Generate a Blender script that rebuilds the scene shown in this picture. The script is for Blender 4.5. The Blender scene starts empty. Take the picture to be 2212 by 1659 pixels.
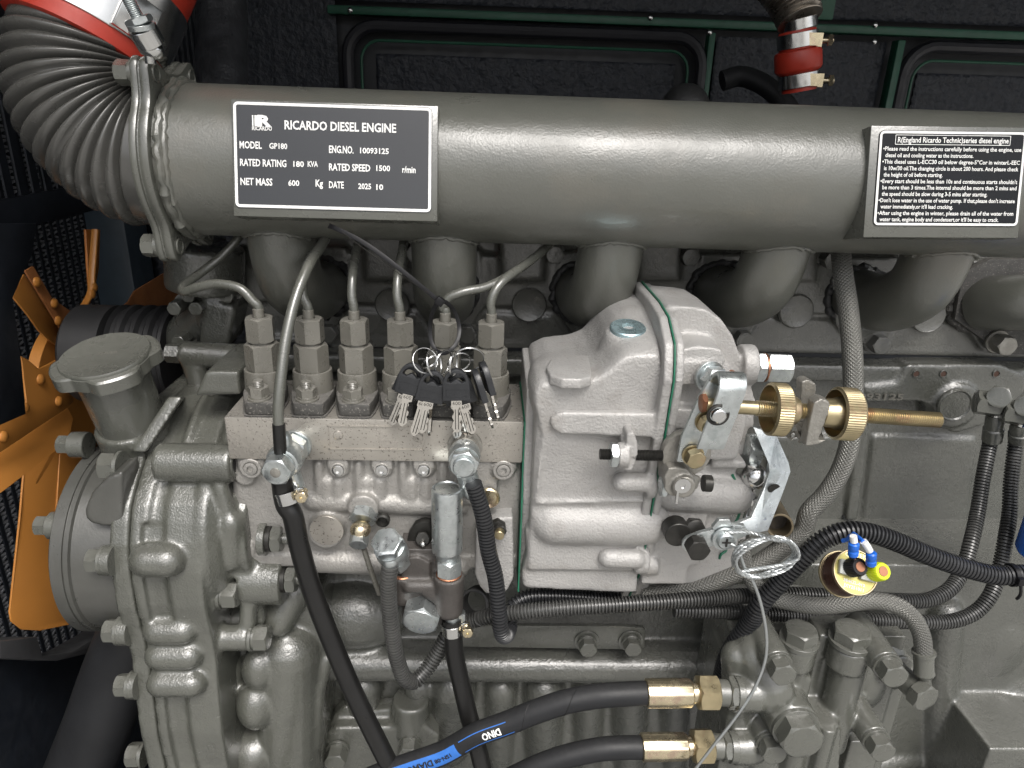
import bpy, bmesh, math, random
from mathutils import Vector, Matrix, noise
random.seed(7)
R = math.radians
sc = bpy.context.scene
COL = sc.collection
# ------------------------------------------------------------------ camera
FPX = 1533.0; CX, CY = 1106.0, 829.5           # focal length / centre for the photograph seen 2212 px wide
cam_d = bpy.data.cameras.new('camera'); cam = bpy.data.objects.new('camera', cam_d); COL.objects.link(cam)
cam_d.sensor_width = 36.0; cam_d.lens = 36.0*FPX/2212.0
cam_d.clip_start = 0.02; cam_d.clip_end = 400.0
CAM = Vector((0.0, -0.52, 0.20))
PITCH, YAW, ROLL = R(21.0), R(2.4), R(1.9)
_f = Vector((math.sin(YAW)*math.cos(PITCH), math.cos(YAW)*math.cos(PITCH), -math.sin(PITCH)))
_r0 = Vector((math.cos(YAW), -math.sin(YAW), 0.0)); _u0 = _r0.cross(_f)
# roll: world horizontals run down to the right in the picture
_r = _r0*math.cos(ROLL) + _u0*math.sin(ROLL)
_u = _u0*math.cos(ROLL) - _r0*math.sin(ROLL)
_m = Matrix((_r, _u, -_f)).transposed()
cam.matrix_world = Matrix.Translation(CAM) @ _m.to_4x4()
cam_d.dof.use_dof = False
sc.camera = cam
# ------------------------------------------------------------------ sky, sun, exposure
SUN_EL, SUN_AZ = R(56.0), R(165.0)              # azimuth measured from +Y: the light falls in through the open door
w = bpy.data.worlds.new('World'); sc.world = w; w.use_nodes = True
nt = w.node_tree; nt.nodes.clear()
_o = nt.nodes.new('ShaderNodeOutputWorld'); _b = nt.nodes.new('ShaderNodeBackground')
_s = nt.nodes.new('ShaderNodeTexSky'); _s.sky_type = 'NISHITA'; _s.sun_disc = False
_s.sun_elevation = SUN_EL; _s.sun_rotation = SUN_AZ; _s.dust_density = 6.0; _s.air_density = 1.0; _s.ozone_density = 1.0
_h = nt.nodes.new('ShaderNodeHueSaturation'); _h.inputs['Saturation'].default_value = 0.30
nt.links.new(_s.outputs[0], _h.inputs['Color']); nt.links.new(_h.outputs[0], _b.inputs[0])
_b.inputs[1].default_value = 0.15
nt.links.new(_b.outputs[0], _o.inputs[0])
sd = bpy.data.lights.new('sun', 'SUN'); sd.energy = 1.3; sd.angle = R(26); sd.color = (1.0, 0.965, 0.92)
so = bpy.data.objects.new('sun', sd); COL.objects.link(so)
_d = Vector((math.sin(SUN_AZ)*math.cos(SUN_EL), math.cos(SUN_AZ)*math.cos(SUN_EL), math.sin(SUN_EL)))
so.rotation_euler = _d.to_track_quat('Z', 'Y').to_euler()
sc.view_settings.view_transform = 'Standard'; sc.view_settings.look = 'None'
sc.view_settings.exposure = 0.60; sc.view_settings.gamma = 1.0
sc.render.engine = 'CYCLES'
sc.cycles.max_bounces = 6; sc.cycles.diffuse_bounces = 3; sc.cycles.glossy_bounces = 4
# ------------------------------------------------------------------ measuring
def P(u, v, Y):
    """the place, on the upright plane y = Y, that the photograph shows at (u, v) of its 2212 x 1659 view"""
    d = _f + _r*((u-CX)/FPX) - _u*((v-CY)/FPX)
    return CAM + d*((Y-CAM.y)/d.y)
def PX(u, v, X):
    d = _f + _r*((u-CX)/FPX) - _u*((v-CY)/FPX)
    return CAM + d*((X-CAM.x)/d.x)
def PZ(u, v, Z):
    d = _f + _r*((u-CX)/FPX) - _u*((v-CY)/FPX)
    return CAM + d*((Z-CAM.z)/d.z)
def S(p, n):                                     # n pixels at point p, in metres
    return n*((p-CAM).dot(_f))/FPX
def _tile(ox, oy):
    return lambda x, y, Y: P((ox+x/1.6591)/1.82278, (oy+y/1.6591)/1.82278, Y)
TA = _tile(0, 0); TB = _tile(1000, 0); TC = _tile(2000, 0); TE = _tile(2932, 0)
TF = _tile(0, 1000); TG = _tile(900, 1000); TH = _tile(1900, 1000); TI = _tile(2932, 1000)
TJ = _tile(0, 2024); TK = _tile(900, 2024); TL = _tile(1900, 2024); TM = _tile(2932, 2024)
V = Vector
EX, EY, EZ = V((1,0,0)), V((0,1,0)), V((0,0,1))
# ------------------------------------------------------------------ materials
MATS = {}
def _ramp(nt, src, stops):
    r = nt.nodes.new('ShaderNodeValToRGB'); e = r.color_ramp.elements
    e[0].position, e[0].color = stops[0][0], (*stops[0][1], 1)
    e[1].position, e[1].color = stops[-1][0], (*stops[-1][1], 1)
    for p, c in stops[1:-1]:
        x = e.new(p); x.color = (*c, 1)
    nt.links.new(src, r.inputs[0]); return r.outputs[0]
def _noise(nt, co, scale, detail=3.0, rough=0.55, kind='noise'):
    if kind == 'voronoi':
        n = nt.nodes.new('ShaderNodeTexVoronoi'); n.inputs['Scale'].default_value = scale
    else:
        n = nt.nodes.new('ShaderNodeTexNoise'); n.inputs['Scale'].default_value = scale
        n.inputs['Detail'].default_value = detail; n.inputs['Roughness'].default_value = rough
    nt.links.new(co, n.inputs['Vector']); return n.outputs[0]
def mat(name, col, rough=0.5, metal=0.0, bump=0.0, bscale=600.0, var=0.12, vscale=40.0, spec=0.5,
        specks=None, speck_scale=900.0, speck_th=0.68, coat=0.0, rvar=0.08, bump2=0.0, b2scale=120.0, dust=0.0, dustcol=(0.30,0.29,0.27), stain=None):
    m = bpy.data.materials.new(name); m.use_nodes = True
    nt = m.node_tree; b = nt.nodes['Principled BSDF']
    tc = nt.nodes.new('ShaderNodeTexCoord'); co = tc.outputs['Object']
    lo = tuple(c*(1-var) for c in col); hi = tuple(min(1, c*(1+var)) for c in col)
    c = _ramp(nt, _noise(nt, co, vscale, 4.0), [(0.3, lo), (0.7, hi)])
    def mix(fac, a, bcol):
        x = nt.nodes.new('ShaderNodeMix'); x.data_type = 'RGBA'
        nt.links.new(fac, x.inputs[0]); nt.links.new(a, x.inputs[6])
        x.inputs[7].default_value = (*bcol, 1); return x.outputs[2]
    if stain:
        f = _ramp(nt, _noise(nt, co, stain[1], 5.0, 0.65), [(stain[2], (0,0,0)), (stain[2]+0.15, (stain[3],)*3)])
        c = mix(f, c, stain[0])
    if dust > 0:                                 # settled dust lies on what faces up
        g = nt.nodes.new('ShaderNodeNewGeometry'); sx = nt.nodes.new('ShaderNodeSeparateXYZ')
        nt.links.new(g.outputs['Normal'], sx.inputs[0])
        mr = nt.nodes.new('ShaderNodeMapRange'); mr.inputs[1].default_value = 0.35; mr.inputs[2].default_value = 1.0
        mr.inputs[3].default_value = 0.0; mr.inputs[4].default_value = dust
        nt.links.new(sx.outputs[2], mr.inputs[0])
        mm = nt.nodes.new('ShaderNodeMath'); mm.operation = 'MULTIPLY'
        nt.links.new(mr.outputs[0], mm.inputs[0])
        nt.links.new(_ramp(nt, _noise(nt, co, 260.0, 6.0, 0.75), [(0.35, (0.25,)*3), (0.65, (1,)*3)]), mm.inputs[1])
        c = mix(mm.outputs[0], c, dustcol)
    if specks:
        f = _ramp(nt, _noise(nt, co, speck_scale, 2.0), [(speck_th, (0,0,0)), (speck_th+0.04, (0.8,)*3)])
        c = mix(f, c, specks)
    nt.links.new(c, b.inputs['Base Color'])
    r = _ramp(nt, _noise(nt, co, vscale*1.7, 5.0), [(0.3, (max(0.03, rough-rvar),)*3), (0.7, (min(1, rough+rvar),)*3)])
    nt.links.new(r, b.inputs['Roughness'])
    b.inputs['Metallic'].default_value = metal
    b.inputs['Specular IOR Level'].default_value = spec
    if coat: b.inputs['Coat Weight'].default_value = coat; b.inputs['Coat Roughness'].default_value = 0.12
    last = None
    for st, s, k in ((bump2, b2scale, 3.0), (bump, bscale, 3.0)):
        if st > 0:
            bn = nt.nodes.new('ShaderNodeBump'); bn.inputs['Strength'].default_value = st; bn.inputs['Distance'].default_value = 0.6/s
            nt.links.new(_noise(nt, co, s, k), bn.inputs['Height'])
            if last: nt.links.new(last, bn.inputs['Normal'])
            last = bn.outputs[0]
    if last: nt.links.new(last, b.inputs['Normal'])
    MATS[name] = m; return m
PA = (0.077, 0.079, 0.067)
M_pipe  = mat('manifold_paint', (0.092,0.094,0.081), 0.35, bump=0.28, bscale=640, var=0.06, vscale=14, dust=0.03, bump2=0.05, b2scale=90, spec=0.9, coat=0.15, stain=((0.128,0.118,0.096), 9.0, 0.56, 0.5), specks=(0.3,0.3,0.28), speck_scale=420, speck_th=0.79)
M_cast  = mat('cast_paint', PA, 0.24, bump=0.55, bscale=650, var=0.10, vscale=22, dust=0.10, bump2=0.12, b2scale=170, spec=1.0, coat=0.35, specks=(0.30,0.30,0.28), speck_scale=500, speck_th=0.76, stain=((0.050,0.050,0.044), 34.0, 0.57, 0.55))
M_block = mat('block_paint', (0.074,0.076,0.066), 0.27, bump=0.45, bscale=480, var=0.14, vscale=14, dust=0.12, bump2=0.22, b2scale=140, spec=1.0, coat=0.30, rvar=0.13, specks=(0.25,0.245,0.22), speck_scale=380, speck_th=0.79, stain=((0.066,0.066,0.058), 30.0, 0.60, 0.6))
M_smooth= mat('smooth_paint', (0.082,0.084,0.072), 0.28, bump=0.14, bscale=500, var=0.08, vscale=30, dust=0.16, spec=0.9, coat=0.25, specks=(0.28,0.28,0.26), speck_scale=600, speck_th=0.77)
M_nut   = mat('nut_paint', (0.125,0.120,0.103), 0.30, bump=0.12, bscale=700, var=0.08, vscale=60, dust=0.28, spec=0.9, specks=(0.06,0.06,0.055), speck_scale=800, speck_th=0.72)
M_rough = mat('dusty_cast_paint', (0.055,0.053,0.049), 0.6, bump=0.5, bscale=700, var=0.25, vscale=160, specks=(0.20,0.19,0.17), speck_scale=650, speck_th=0.62, dust=0.6, dustcol=(0.22,0.21,0.195))
M_dark  = mat('dark_paint', (0.030,0.030,0.030), 0.5, bump=0.3, bscale=400, var=0.2)  # even near-black colour for cap, radiator core, weld beads and hole bottom
M_alu   = mat('cast_aluminium', (0.35,0.342,0.33), 0.50, 0.25, bump=0.65, bscale=500, var=0.10, vscale=24, specks=(0.15,0.15,0.15), speck_scale=620, speck_th=0.70, bump2=0.12, b2scale=160, stain=((0.25,0.235,0.215), 30.0, 0.55, 0.6), dust=0.18, dustcol=(0.32,0.325,0.33))
M_pump  = mat('pump_aluminium', (0.30,0.29,0.272), 0.42, 0.35, bump=0.5, bscale=480, var=0.12, vscale=30, specks=(0.09,0.09,0.09), speck_scale=640, speck_th=0.66, bump2=0.18, b2scale=200)
M_mach  = mat('machined_aluminium', (0.38,0.358,0.322), 0.30, 0.6, bump=0.12, bscale=300, var=0.10, vscale=30, specks=(0.08,0.07,0.06), speck_scale=560, speck_th=0.63)
M_zinc  = mat('zinc_plate', (0.50,0.53,0.53), 0.32, 0.9, bump=0.12, bscale=500, var=0.14, vscale=120, stain=((0.34,0.38,0.38), 90.0, 0.52, 0.7))
M_steel = mat('bright_steel', (0.62,0.62,0.61), 0.20, 1.0, var=0.06, vscale=60)
M_rod   = mat('blued_steel', (0.035,0.034,0.031), 0.40, 0.6, var=0.2, vscale=200)
M_fe    = mat('bare_cast_iron', (0.27,0.26,0.235), 0.42, 0.6, bump=0.5, bscale=600, var=0.15, vscale=120)
M_iron  = mat('brown_cast_iron', (0.050,0.045,0.041), 0.45, bump=0.6, bscale=800, var=0.2, vscale=70, dust=0.2, dustcol=(0.15,0.14,0.13))
M_brass = mat('yellow_passivated_steel', (0.44,0.37,0.23), 0.34, 0.9, bump=0.05, bscale=300, var=0.2, vscale=60, stain=((0.46,0.29,0.20), 70.0, 0.55, 0.7))
M_gold  = mat('gold_zinc', (0.60,0.52,0.36), 0.25, 0.95, var=0.15, vscale=90, stain=((0.52,0.36,0.29), 60.0, 0.54, 0.7))
M_copper= mat('copper_washer', (0.36,0.17,0.10), 0.4, 0.9)
M_rubber= mat('black_rubber', (0.010,0.0098,0.0095), 0.34, spec=0.38, bump=0.08, bscale=900, var=0.2, vscale=30, specks=(0.06,0.055,0.05), speck_scale=1300, speck_th=0.72)
M_hose  = mat('matt_hose_rubber', (0.014,0.0145,0.016), 0.52, spec=0.3, bump=0.25, bscale=1500, var=0.15, vscale=30, dust=0.05)
M_loom  = mat('split_loom_plastic', (0.018,0.0185,0.020), 0.34, var=0.2, vscale=60, dust=0.05, dustcol=(0.12,0.12,0.12))
M_loomg = mat('painted_loom_plastic', (0.044,0.044,0.042), 0.32, var=0.3, vscale=25, dust=0.12, dustcol=(0.2,0.2,0.19))
M_bellow= mat('bellows_rubber', (0.064,0.063,0.058), 0.26, bump=0.06, bscale=600, var=0.12, vscale=25, dust=0.05, spec=0.8, stain=((0.09,0.07,0.055), 12.0, 0.62, 0.6))
M_red   = mat('red_silicone', (0.42,0.035,0.018), 0.40, bump=0.12, bscale=900, var=0.10)
M_orange= mat('orange_fan_paint', (0.40,0.165,0.034), 0.45, bump=0.08, bscale=500, var=0.08, vscale=12)
M_green = mat('green_frame_paint', (0.012,0.075,0.043), 0.45, var=0.15)
M_foam  = mat('dark_acoustic_foam', (0.012,0.015,0.022), 0.55, bump=0.6, bscale=60, var=0.3, vscale=90)
M_black = mat('black_sheet_metal', (0.007,0.009,0.013), 0.5, var=0.2)
M_belt  = mat('belt_rubber', (0.014,0.014,0.015), 0.6, var=0.2)
M_rad   = mat('radiator_fins', (0.26,0.27,0.29), 0.5, 0.4, var=0.3, vscale=300)
M_seal  = mat('rubber_seal', (0.014,0.014,0.018), 0.5)
M_gasket= mat('green_gasket', (0.008,0.12,0.065), 0.5, var=0.2)
M_plate = mat('plate_black_enamel', (0.006,0.007,0.009), 0.08, spec=0.7, var=0.1, rvar=0.02, coat=0.3)
M_plate2= mat('plate_black_print', (0.004,0.005,0.007), 0.30, spec=0.25, var=0.1)
M_white = mat('white_print', (0.75,0.75,0.73), 0.45, var=0.02)
M_tie   = mat('black_nylon', (0.007,0.007,0.008), 0.42, spec=0.3)
M_key   = mat('key_grip_plastic', (0.016,0.017,0.019), 0.40, bump=0.2, bscale=900, specks=(0.08,0.08,0.08), speck_scale=1200, speck_th=0.70)
M_blade = mat('nickel_key_blade', (0.72,0.69,0.64), 0.13, 1.0, var=0.04)
M_blue  = mat('blue_plastic', (0.010,0.11,0.50), 0.35)
M_wht   = mat('white_plastic', (0.65,0.65,0.64), 0.4)
M_yell  = mat('yellow_green_plastic', (0.52,0.62,0.015), 0.3)
M_nyl   = mat('clear_grey_nylon', (0.40,0.41,0.38), 0.4)
M_mar   = mat('maroon_sensor_body', (0.075,0.032,0.022), 0.30, 0.5, var=0.2)
M_cable = mat('steel_cable', (0.42,0.44,0.44), 0.36, 0.85, var=0.1)
M_bprint= mat('blue_hose_print', (0.025,0.13,0.44), 0.5, var=0.1, vscale=200)
M_con   = mat('yard_concrete', (0.30,0.295,0.28), 0.9, var=0.15, vscale=2)
M_wallp = mat('canopy_paint', (0.03,0.04,0.038), 0.6)
M_tube  = mat('old_brass_tube', (0.22,0.18,0.12), 0.4, 0.8, var=0.2)
def braid(name, col):
    m = mat(name, col, 0.36, 0.25, var=0.12, dust=0.15)
    nt = m.node_tree; b = nt.nodes['Principled BSDF']
    uv = nt.nodes.new('ShaderNodeUVMap'); sx = nt.nodes.new('ShaderNodeSeparateXYZ'); nt.links.new(uv.outputs[0], sx.inputs[0])
    def mth(op, a, c):
        n = nt.nodes.new('ShaderNodeMath'); n.operation = op
        for i, q in enumerate((a, c)):
            if q is None: continue
            if isinstance(q, (int, float)): n.inputs[i].default_value = q
            else: nt.links.new(q, n.inputs[i])
        return n.outputs[0]
    U = mth('MULTIPLY', sx.outputs[0], 2*math.pi*15); W = mth('MULTIPLY', sx.outputs[1], 2*math.pi/0.0032)
    a = mth('SINE', mth('ADD', U, W), None); c = mth('SINE', mth('SUBTRACT', U, W), None)
    h = mth('MAXIMUM', a, c)
    bn = nt.nodes.new('ShaderNodeBump'); bn.inputs['Strength'].default_value = 0.8; bn.inputs['Distance'].default_value = 0.0005
    nt.links.new(h, bn.inputs['Height']); nt.links.new(bn.outputs[0], b.inputs['Normal'])
    return m
M_braid = braid('painted_steel_braid', (0.135,0.134,0.122))
# ------------------------------------------------------------------ mesh builder
def basis(d):
    d = d.normalized(); a = EZ if abs(d.z) < 0.9 else EX
    x = a.cross(d).normalized(); return x, d.cross(x), d
def catmull(pts, k=8):
    if len(pts) < 3: return [pts[0].lerp(pts[-1], i/k) for i in range(k+1)]
    q = [pts[0]*2-pts[1]] + list(pts) + [pts[-1]*2-pts[-2]]; out = []
    for i in range(1, len(q)-2):
        p0, p1, p2, p3 = q[i-1:i+3]
        t0 = 0.0; t1 = t0+max(1e-9, (p1-p0).length)**0.5; t2 = t1+max(1e-9, (p2-p1).length)**0.5; t3 = t2+max(1e-9, (p3-p2).length)**0.5
        for j in range(k):
            t = t1+(t2-t1)*j/k
            A1 = p0*((t1-t)/(t1-t0))+p1*((t-t0)/(t1-t0)); A2 = p1*((t2-t)/(t2-t1))+p2*((t-t1)/(t2-t1)); A3 = p2*((t3-t)/(t3-t2))+p3*((t-t2)/(t3-t2))
            B1 = A1*((t2-t)/(t2-t0))+A2*((t-t0)/(t2-t0)); B2 = A2*((t3-t)/(t3-t1))+A3*((t-t1)/(t3-t1))
            out.append(B1*((t2-t)/(t2-t1))+B2*((t-t1)/(t2-t1)))
    out.append(pts[-1].copy()); return out
def resample(pts, step):
    L = [0.0]
    for a, b in zip(pts, pts[1:]): L.append(L[-1]+(b-a).length)
    n = max(2, int(L[-1]/step)); out = []; j = 0
    for i in range(n+1):
        s = L[-1]*i/n
        while j < len(L)-2 and L[j+1] < s: j += 1
        t = (s-L[j])/max(1e-9, L[j+1]-L[j]); out.append(pts[j].lerp(pts[j+1], t))
    return out, L[-1]
class MB:
    def __init__(s): s.v = []; s.f = []; s.uv = {}
    def ring(s, pts):
        i = len(s.v); s.v += [tuple(p) for p in pts]; return list(range(i, i+len(pts)))
    def bridge(s, a, b):
        n = len(a)
        for i in range(n): j = (i+1) % n; s.f.append((a[i], a[j], b[j], b[i]))
    def lathe(s, p, d, prof, n=28, cap0=True, cap1=True, phase=0.0, el=1.0, closed=False, x=None):
        X, Y, D = basis(d)
        if x is not None: X = (x - D*x.dot(D)).normalized(); Y = D.cross(X)
        rs = []
        for h, r in prof:
            rs.append(s.ring([p + D*h + (X*math.cos(2*math.pi*i/n+phase)+Y*(math.sin(2*math.pi*i/n+phase)*el))*r for i in range(n)]))
        for a, b in zip(rs, rs[1:]): s.bridge(a, b)
        if closed: s.bridge(rs[-1], rs[0]); return s
        if cap0: s.f.append(tuple(reversed(rs[0])))
        if cap1: s.f.append(tuple(rs[-1]))
        return s
    def cyl(s, p0, p1, r, r1=None, n=28, ch=None, phase=0.0):
        h = (p1-p0).length; r1 = r if r1 is None else r1
        c = min(r, h*0.5)*0.08 if ch is None else ch
        return s.lathe(p0, p1-p0, [(0, max(r-c, 1e-5)), (c, r), (h-c, r1), (h, max(r1-c, 1e-5))], n, phase=phase)
    def ringtube(s, p0, p1, ro, ri, n=32):
        h = (p1-p0).length; c = (ro-ri)*0.2
        return s.lathe(p0, p1-p0, [(0, ri+c), (0, ro-c), (c, ro), (h-c, ro), (h, ro-c), (h, ri+c), (h-c, ri), (c, ri)], n, closed=True)
    def hexn(s, p0, p1, a, x=None, k=6, chb=True, cht=True, sides=6, bore=0.0):
        """hexagon nut or bolt head, a = half the width across flats, both ends chamfered as on a real one"""
        X, Y, D = basis(p1-p0)
        if x is not None: X = (x - D*x.dot(D)).normalized(); Y = D.cross(X)
        h = (p1-p0).length; n = sides*k; bot = []; top = []; b0 = []; t0 = []; t1 = []
        for i in range(n):
            th = 2*math.pi*i/n; al = (th % (2*math.pi/sides)) - math.pi/sides
            rr = a/math.cos(al); c = (rr-a)*0.75+a*0.02; u = X*math.cos(th)+Y*math.sin(th)
            bot.append(p0+D*(c if chb else 0)+u*rr); top.append(p0+D*(h-(c if cht else 0))+u*rr)
            b0.append(p0+u*(a*0.97 if chb else rr)); t0.append(p0+D*h+u*(a*0.97 if cht else rr))
            if bore: t1.append(p0+D*h+u*bore)
        r0 = s.ring(b0); r1 = s.ring(bot); r2 = s.ring(top); r3 = s.ring(t0)
        s.f.append(tuple(reversed(r0))); s.bridge(r0, r1); s.bridge(r1, r2); s.bridge(r2, r3)
        if bore:
            r4 = s.ring(t1); r5 = s.ring([q - D*min(h*0.6, bore*1.6) for q in t1]); s.bridge(r3, r4); s.bridge(r4, r5); s.f.append(tuple(r5))
        else: s.f.append(tuple(r3))
        return s
    def box(s, c, sz, rot=None):
        i = len(s.v); rot = rot or Matrix.Identity(3)
        for x in (-.5, .5):
            for y in (-.5, .5):
                for z in (-.5, .5): s.v.append(tuple(c + rot @ V((x*sz[0], y*sz[1], z*sz[2]))))
        for f in ((0,1,3,2), (4,6,7,5), (0,4,5,1), (2,3,7,6), (0,2,6,4), (1,5,7,3)): s.f.append(tuple(i+k for k in f))
        return s
    def bb(s, a, b):
        return s.box((a+b)/2, (abs(b.x-a.x), abs(b.y-a.y), abs(b.z-a.z)))
    def prism(s, pts, off):
        """closed outline of points, extruded by the vector off"""
        a = s.ring(pts); b = s.ring([p+off for p in pts])
        nrm = V((0,0,0))
        for i in range(len(pts)): nrm += (pts[i]-pts[0]).cross(pts[(i+1) % len(pts)]-pts[0])
        if nrm.dot(off) > 0: s.f.append(tuple(reversed(a))); s.bridge(a, b); s.f.append(tuple(b))
        else: s.f.append(tuple(a)); s.bridge(b, a); s.f.append(tuple(reversed(b)))
        return s
    def ball(s, c, r, n=20, m=12, sc3=(1,1,1), rot=None):
        rot = rot or Matrix.Identity(3); rs = []
        for j in range(1, m):
            ph = math.pi*j/m
            rs.append(s.ring([c + rot @ V((r*sc3[0]*math.sin(ph)*math.cos(2*math.pi*i/n), r*sc3[1]*math.sin(ph)*math.sin(2*math.pi*i/n), -r*sc3[2]*math.cos(ph))) for i in range(n)]))
        for a, b in zip(rs, rs[1:]): s.bridge(a, b)
        s.f.append(tuple(reversed(rs[0]))); s.f.append(tuple(rs[-1])); return s
    def capsule(s, p0, p1, r, n=20, r1=None):
        r1 = r if r1 is None else r1; h = (p1-p0).length
        pr = [(-r*math.cos(a), max(1e-5, r*math.sin(a))) for a in (R(8), R(25), R(45), R(68), R(90))] + [(h+r1*math.sin(a), max(1e-5, r1*math.cos(a))) for a in (0, R(22), R(45), R(65), R(82))]
        return s.lathe(p0, p1-p0, pr, n)
    def tube(s, pts, r, n=16, k=8, step=None, smooth=True, cap=True, closed=False, th=None, el=1.0, up=None):
        """swept tube; r a number or a function of (arc length, total)"""
        pp = catmull(pts, k) if smooth else list(pts)
        if step: pp, _ = resample(pp, step)
        L = [0.0]
        for a, b in zip(pp, pp[1:]): L.append(L[-1]+(b-a).length)
        T = [((pp[min(i+1, len(pp)-1)]-pp[max(i-1, 0)])).normalized() for i in range(len(pp))]
        if closed: T[0] = T[-1] = (pp[1]-pp[-2]).normalized()
        x, y, _d = basis(T[0])
        if up is not None: x = (up - T[0]*up.dot(T[0])).normalized()
        prev = None; fr = []
        for i, p in enumerate(pp):
            t = T[i]; x = (x - t*x.dot(t)).normalized(); y = t.cross(x); fr.append((p, t, x.copy(), y, L[i]))
            rr = r(L[i], L[-1]) if callable(r) else r
            ring = s.ring([p + (x*math.cos(2*math.pi*j/n)+y*(math.sin(2*math.pi*j/n)*el))*rr for j in range(n)])
            if prev is not None:
                for j in range(n):
                    j2 = (j+1) % n
                    s.uv[len(s.f)] = ((j/n, L[i-1]), ((j+1)/n, L[i-1]), ((j+1)/n, L[i]), (j/n, L[i]))
                    s.f.append((prev[j], prev[j2], ring[j2], ring[j]))
            elif cap: s.f.append(tuple(reversed(ring)))
            prev = ring
        if cap: s.f.append(tuple(prev))
        s.frames = fr; return s
    def mesh(s, name, o=V((0,0,0)), ang=35, smooth=True):
        me = bpy.data.meshes.new(name)
        me.from_pydata([(a-o.x, b-o.y, c-o.z) for a, b, c in s.v], [], s.f)
        if s.uv:
            uvl = me.uv_layers.new(name='UVMap'); d = uvl.data
            for pi, uvs in s.uv.items():
                ls = me.polygons[pi].loop_start
                for k, q in enumerate(uvs): d[ls+k].uv = q
        if smooth:
            me.polygons.foreach_set('use_smooth', [True]*len(me.polygons)); me.update()
            me.set_sharp_from_angle(angle=R(ang))
        return me
# ------------------------------------------------------------------ things and parts
def setp(o, label=None, cat=None, group=None, kind=None):
    for k, q in (('label', label), ('category', cat), ('group', group), ('kind', kind)):
        if q: o[k] = q
class Thing:
    def __init__(s, name, label, cat, org, group=None):
        s.e = bpy.data.objects.new(name, None); COL.objects.link(s.e); s.e.location = org; s.o = org.copy(); s.e.empty_display_size = 0.01
        setp(s.e, label, cat, group)
    def part(s, name, mb, m, parent=None, label=None, **kw):
        o = finish(name, mb, m, s.o, **kw); o.parent = parent or s.e
        if label: o['label'] = label
        return o
    def inst(s, name, mesh, loc, rot=None, parent=None, scale=None):
        o = bpy.data.objects.new(name, mesh); COL.objects.link(o); o.location = loc - s.o
        if rot is not None: o.rotation_euler = rot.to_euler()
        if scale: o.scale = scale
        o.parent = parent or s.e; return o
def bake(o):
    dg = bpy.context.evaluated_depsgraph_get(); dg.update()
    me = bpy.data.meshes.new_from_object(o.evaluated_get(dg)); old = o.data; o.modifiers.clear(); o.data = me; bpy.data.meshes.remove(old)
def finish(name, mb, m, o0=V((0,0,0)), bevel=0.0, segs=2, vox=0.0, smooth=3, ang=35, ridge=None, cuts=None):
    me = mb.mesh(name, o0, ang); me.materials.append(m)
    o = bpy.data.objects.new(name, me); COL.objects.link(o)
    if vox:
        x = o.modifiers.new('r', 'REMESH'); x.mode = 'VOXEL'; x.voxel_size = vox; x.use_smooth_shade = True
        if smooth:
            x = o.modifiers.new('s', 'SMOOTH'); x.factor = 0.6; x.iterations = smooth
        bake(o); o.data.materials.clear(); o.data.materials.append(m)
        o.data.polygons.foreach_set('use_smooth', [True]*len(o.data.polygons)); o.data.update()
    elif bevel:
        x = o.modifiers.new('b', 'BEVEL'); x.width = bevel; x.segments = segs; x.limit_method = 'ANGLE'; x.angle_limit = R(32)
        bake(o); o.data.polygons.foreach_set('use_smooth', [True]*len(o.data.polygons)); o.data.update(); o.data.set_sharp_from_angle(angle=R(30))
    return o
def single(name, mb, m, label, cat, group=None, kind=None, org=None, **kw):
    c = org if org is not None else V(mb.v[0])
    o = finish(name, mb, m, c, **kw); o.location = c; setp(o, label, cat, group, kind); return o
# lettering: text becomes a thin real mesh
_tc = {}
def text_mb(s, bold=0.0):
    key = (s, bold)
    if key in _tc: return _tc[key]
    cu = bpy.data.curves.new('t', 'FONT'); cu.body = s; cu.size = 1.0; cu.resolution_u = 2; cu.offset = bold
    ob = bpy.data.objects.new('t', cu); COL.objects.link(ob)
    dg = bpy.context.evaluated_depsgraph_get(); me = bpy.data.meshes.new_from_object(ob.evaluated_get(dg))
    vs = [q.co.copy() for q in me.vertices]; fs = [tuple(p.vertices) for p in me.polygons]
    bpy.data.objects.remove(ob); bpy.data.curves.remove(cu); bpy.data.meshes.remove(me)
    _tc[key] = (vs, fs); return vs, fs
def put_text(mb, s, org, xa, ya, width, height, bold=0.012, lift=None, warp=None):
    """text with its lower left at org, along xa, upright along ya, fitted to width; capital height = height"""
    vs, fs = text_mb(s, bold)
    x0 = min(v.x for v in vs); x1 = max(v.x for v in vs); ch = 0.70
    i = len(mb.v)
    for v in vs:
        a = (v.x-x0)/(x1-x0)*width; b = v.y/ch*height
        mb.v.append(tuple(warp(a, b)) if warp else tuple(org + xa*a + ya*b))
    mb.f += [tuple(i+k for k in f) for f in fs]
# common hardware
def bolt_mb(mb, p, d, a, h, washer=0.0, x=None, mark=False):
    """hex bolt head seated at p, pointing along d"""
    d = d.normalized(); q = p
    if washer: mb.cyl(p, p+d*a*0.28, washer, n=32); q = p+d*a*0.28
    mb.cyl(q, q+d*a*0.22, a*1.02, n=28); mb.hexn(q+d*a*0.18, q+d*h, a, x=x, chb=False)
    return mb
def thread(mb, p0, p1, r, pitch=0.0012, n=20, depth=0.14):
    h = (p1-p0).length; k = max(2, int(h/pitch)); prof = []
    for i in range(k):
        prof += [(h*i/k, r*(1-depth)), (h*(i+0.5)/k, r)]
    prof.append((h, r*(1-depth))); return mb.lathe(p0, p1-p0, prof, n)
def loom(mb, pts, r, pitch=0.0034, n=20, depth=0.27, k=10):
    """corrugated split tubing: square-ish ribs"""
    return mb.tube(pts, lambda s, L: r*(1-depth*(0 if (s/pitch) % 1.0 < 0.62 else 1)), n=n, k=k, step=pitch/5)
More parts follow.
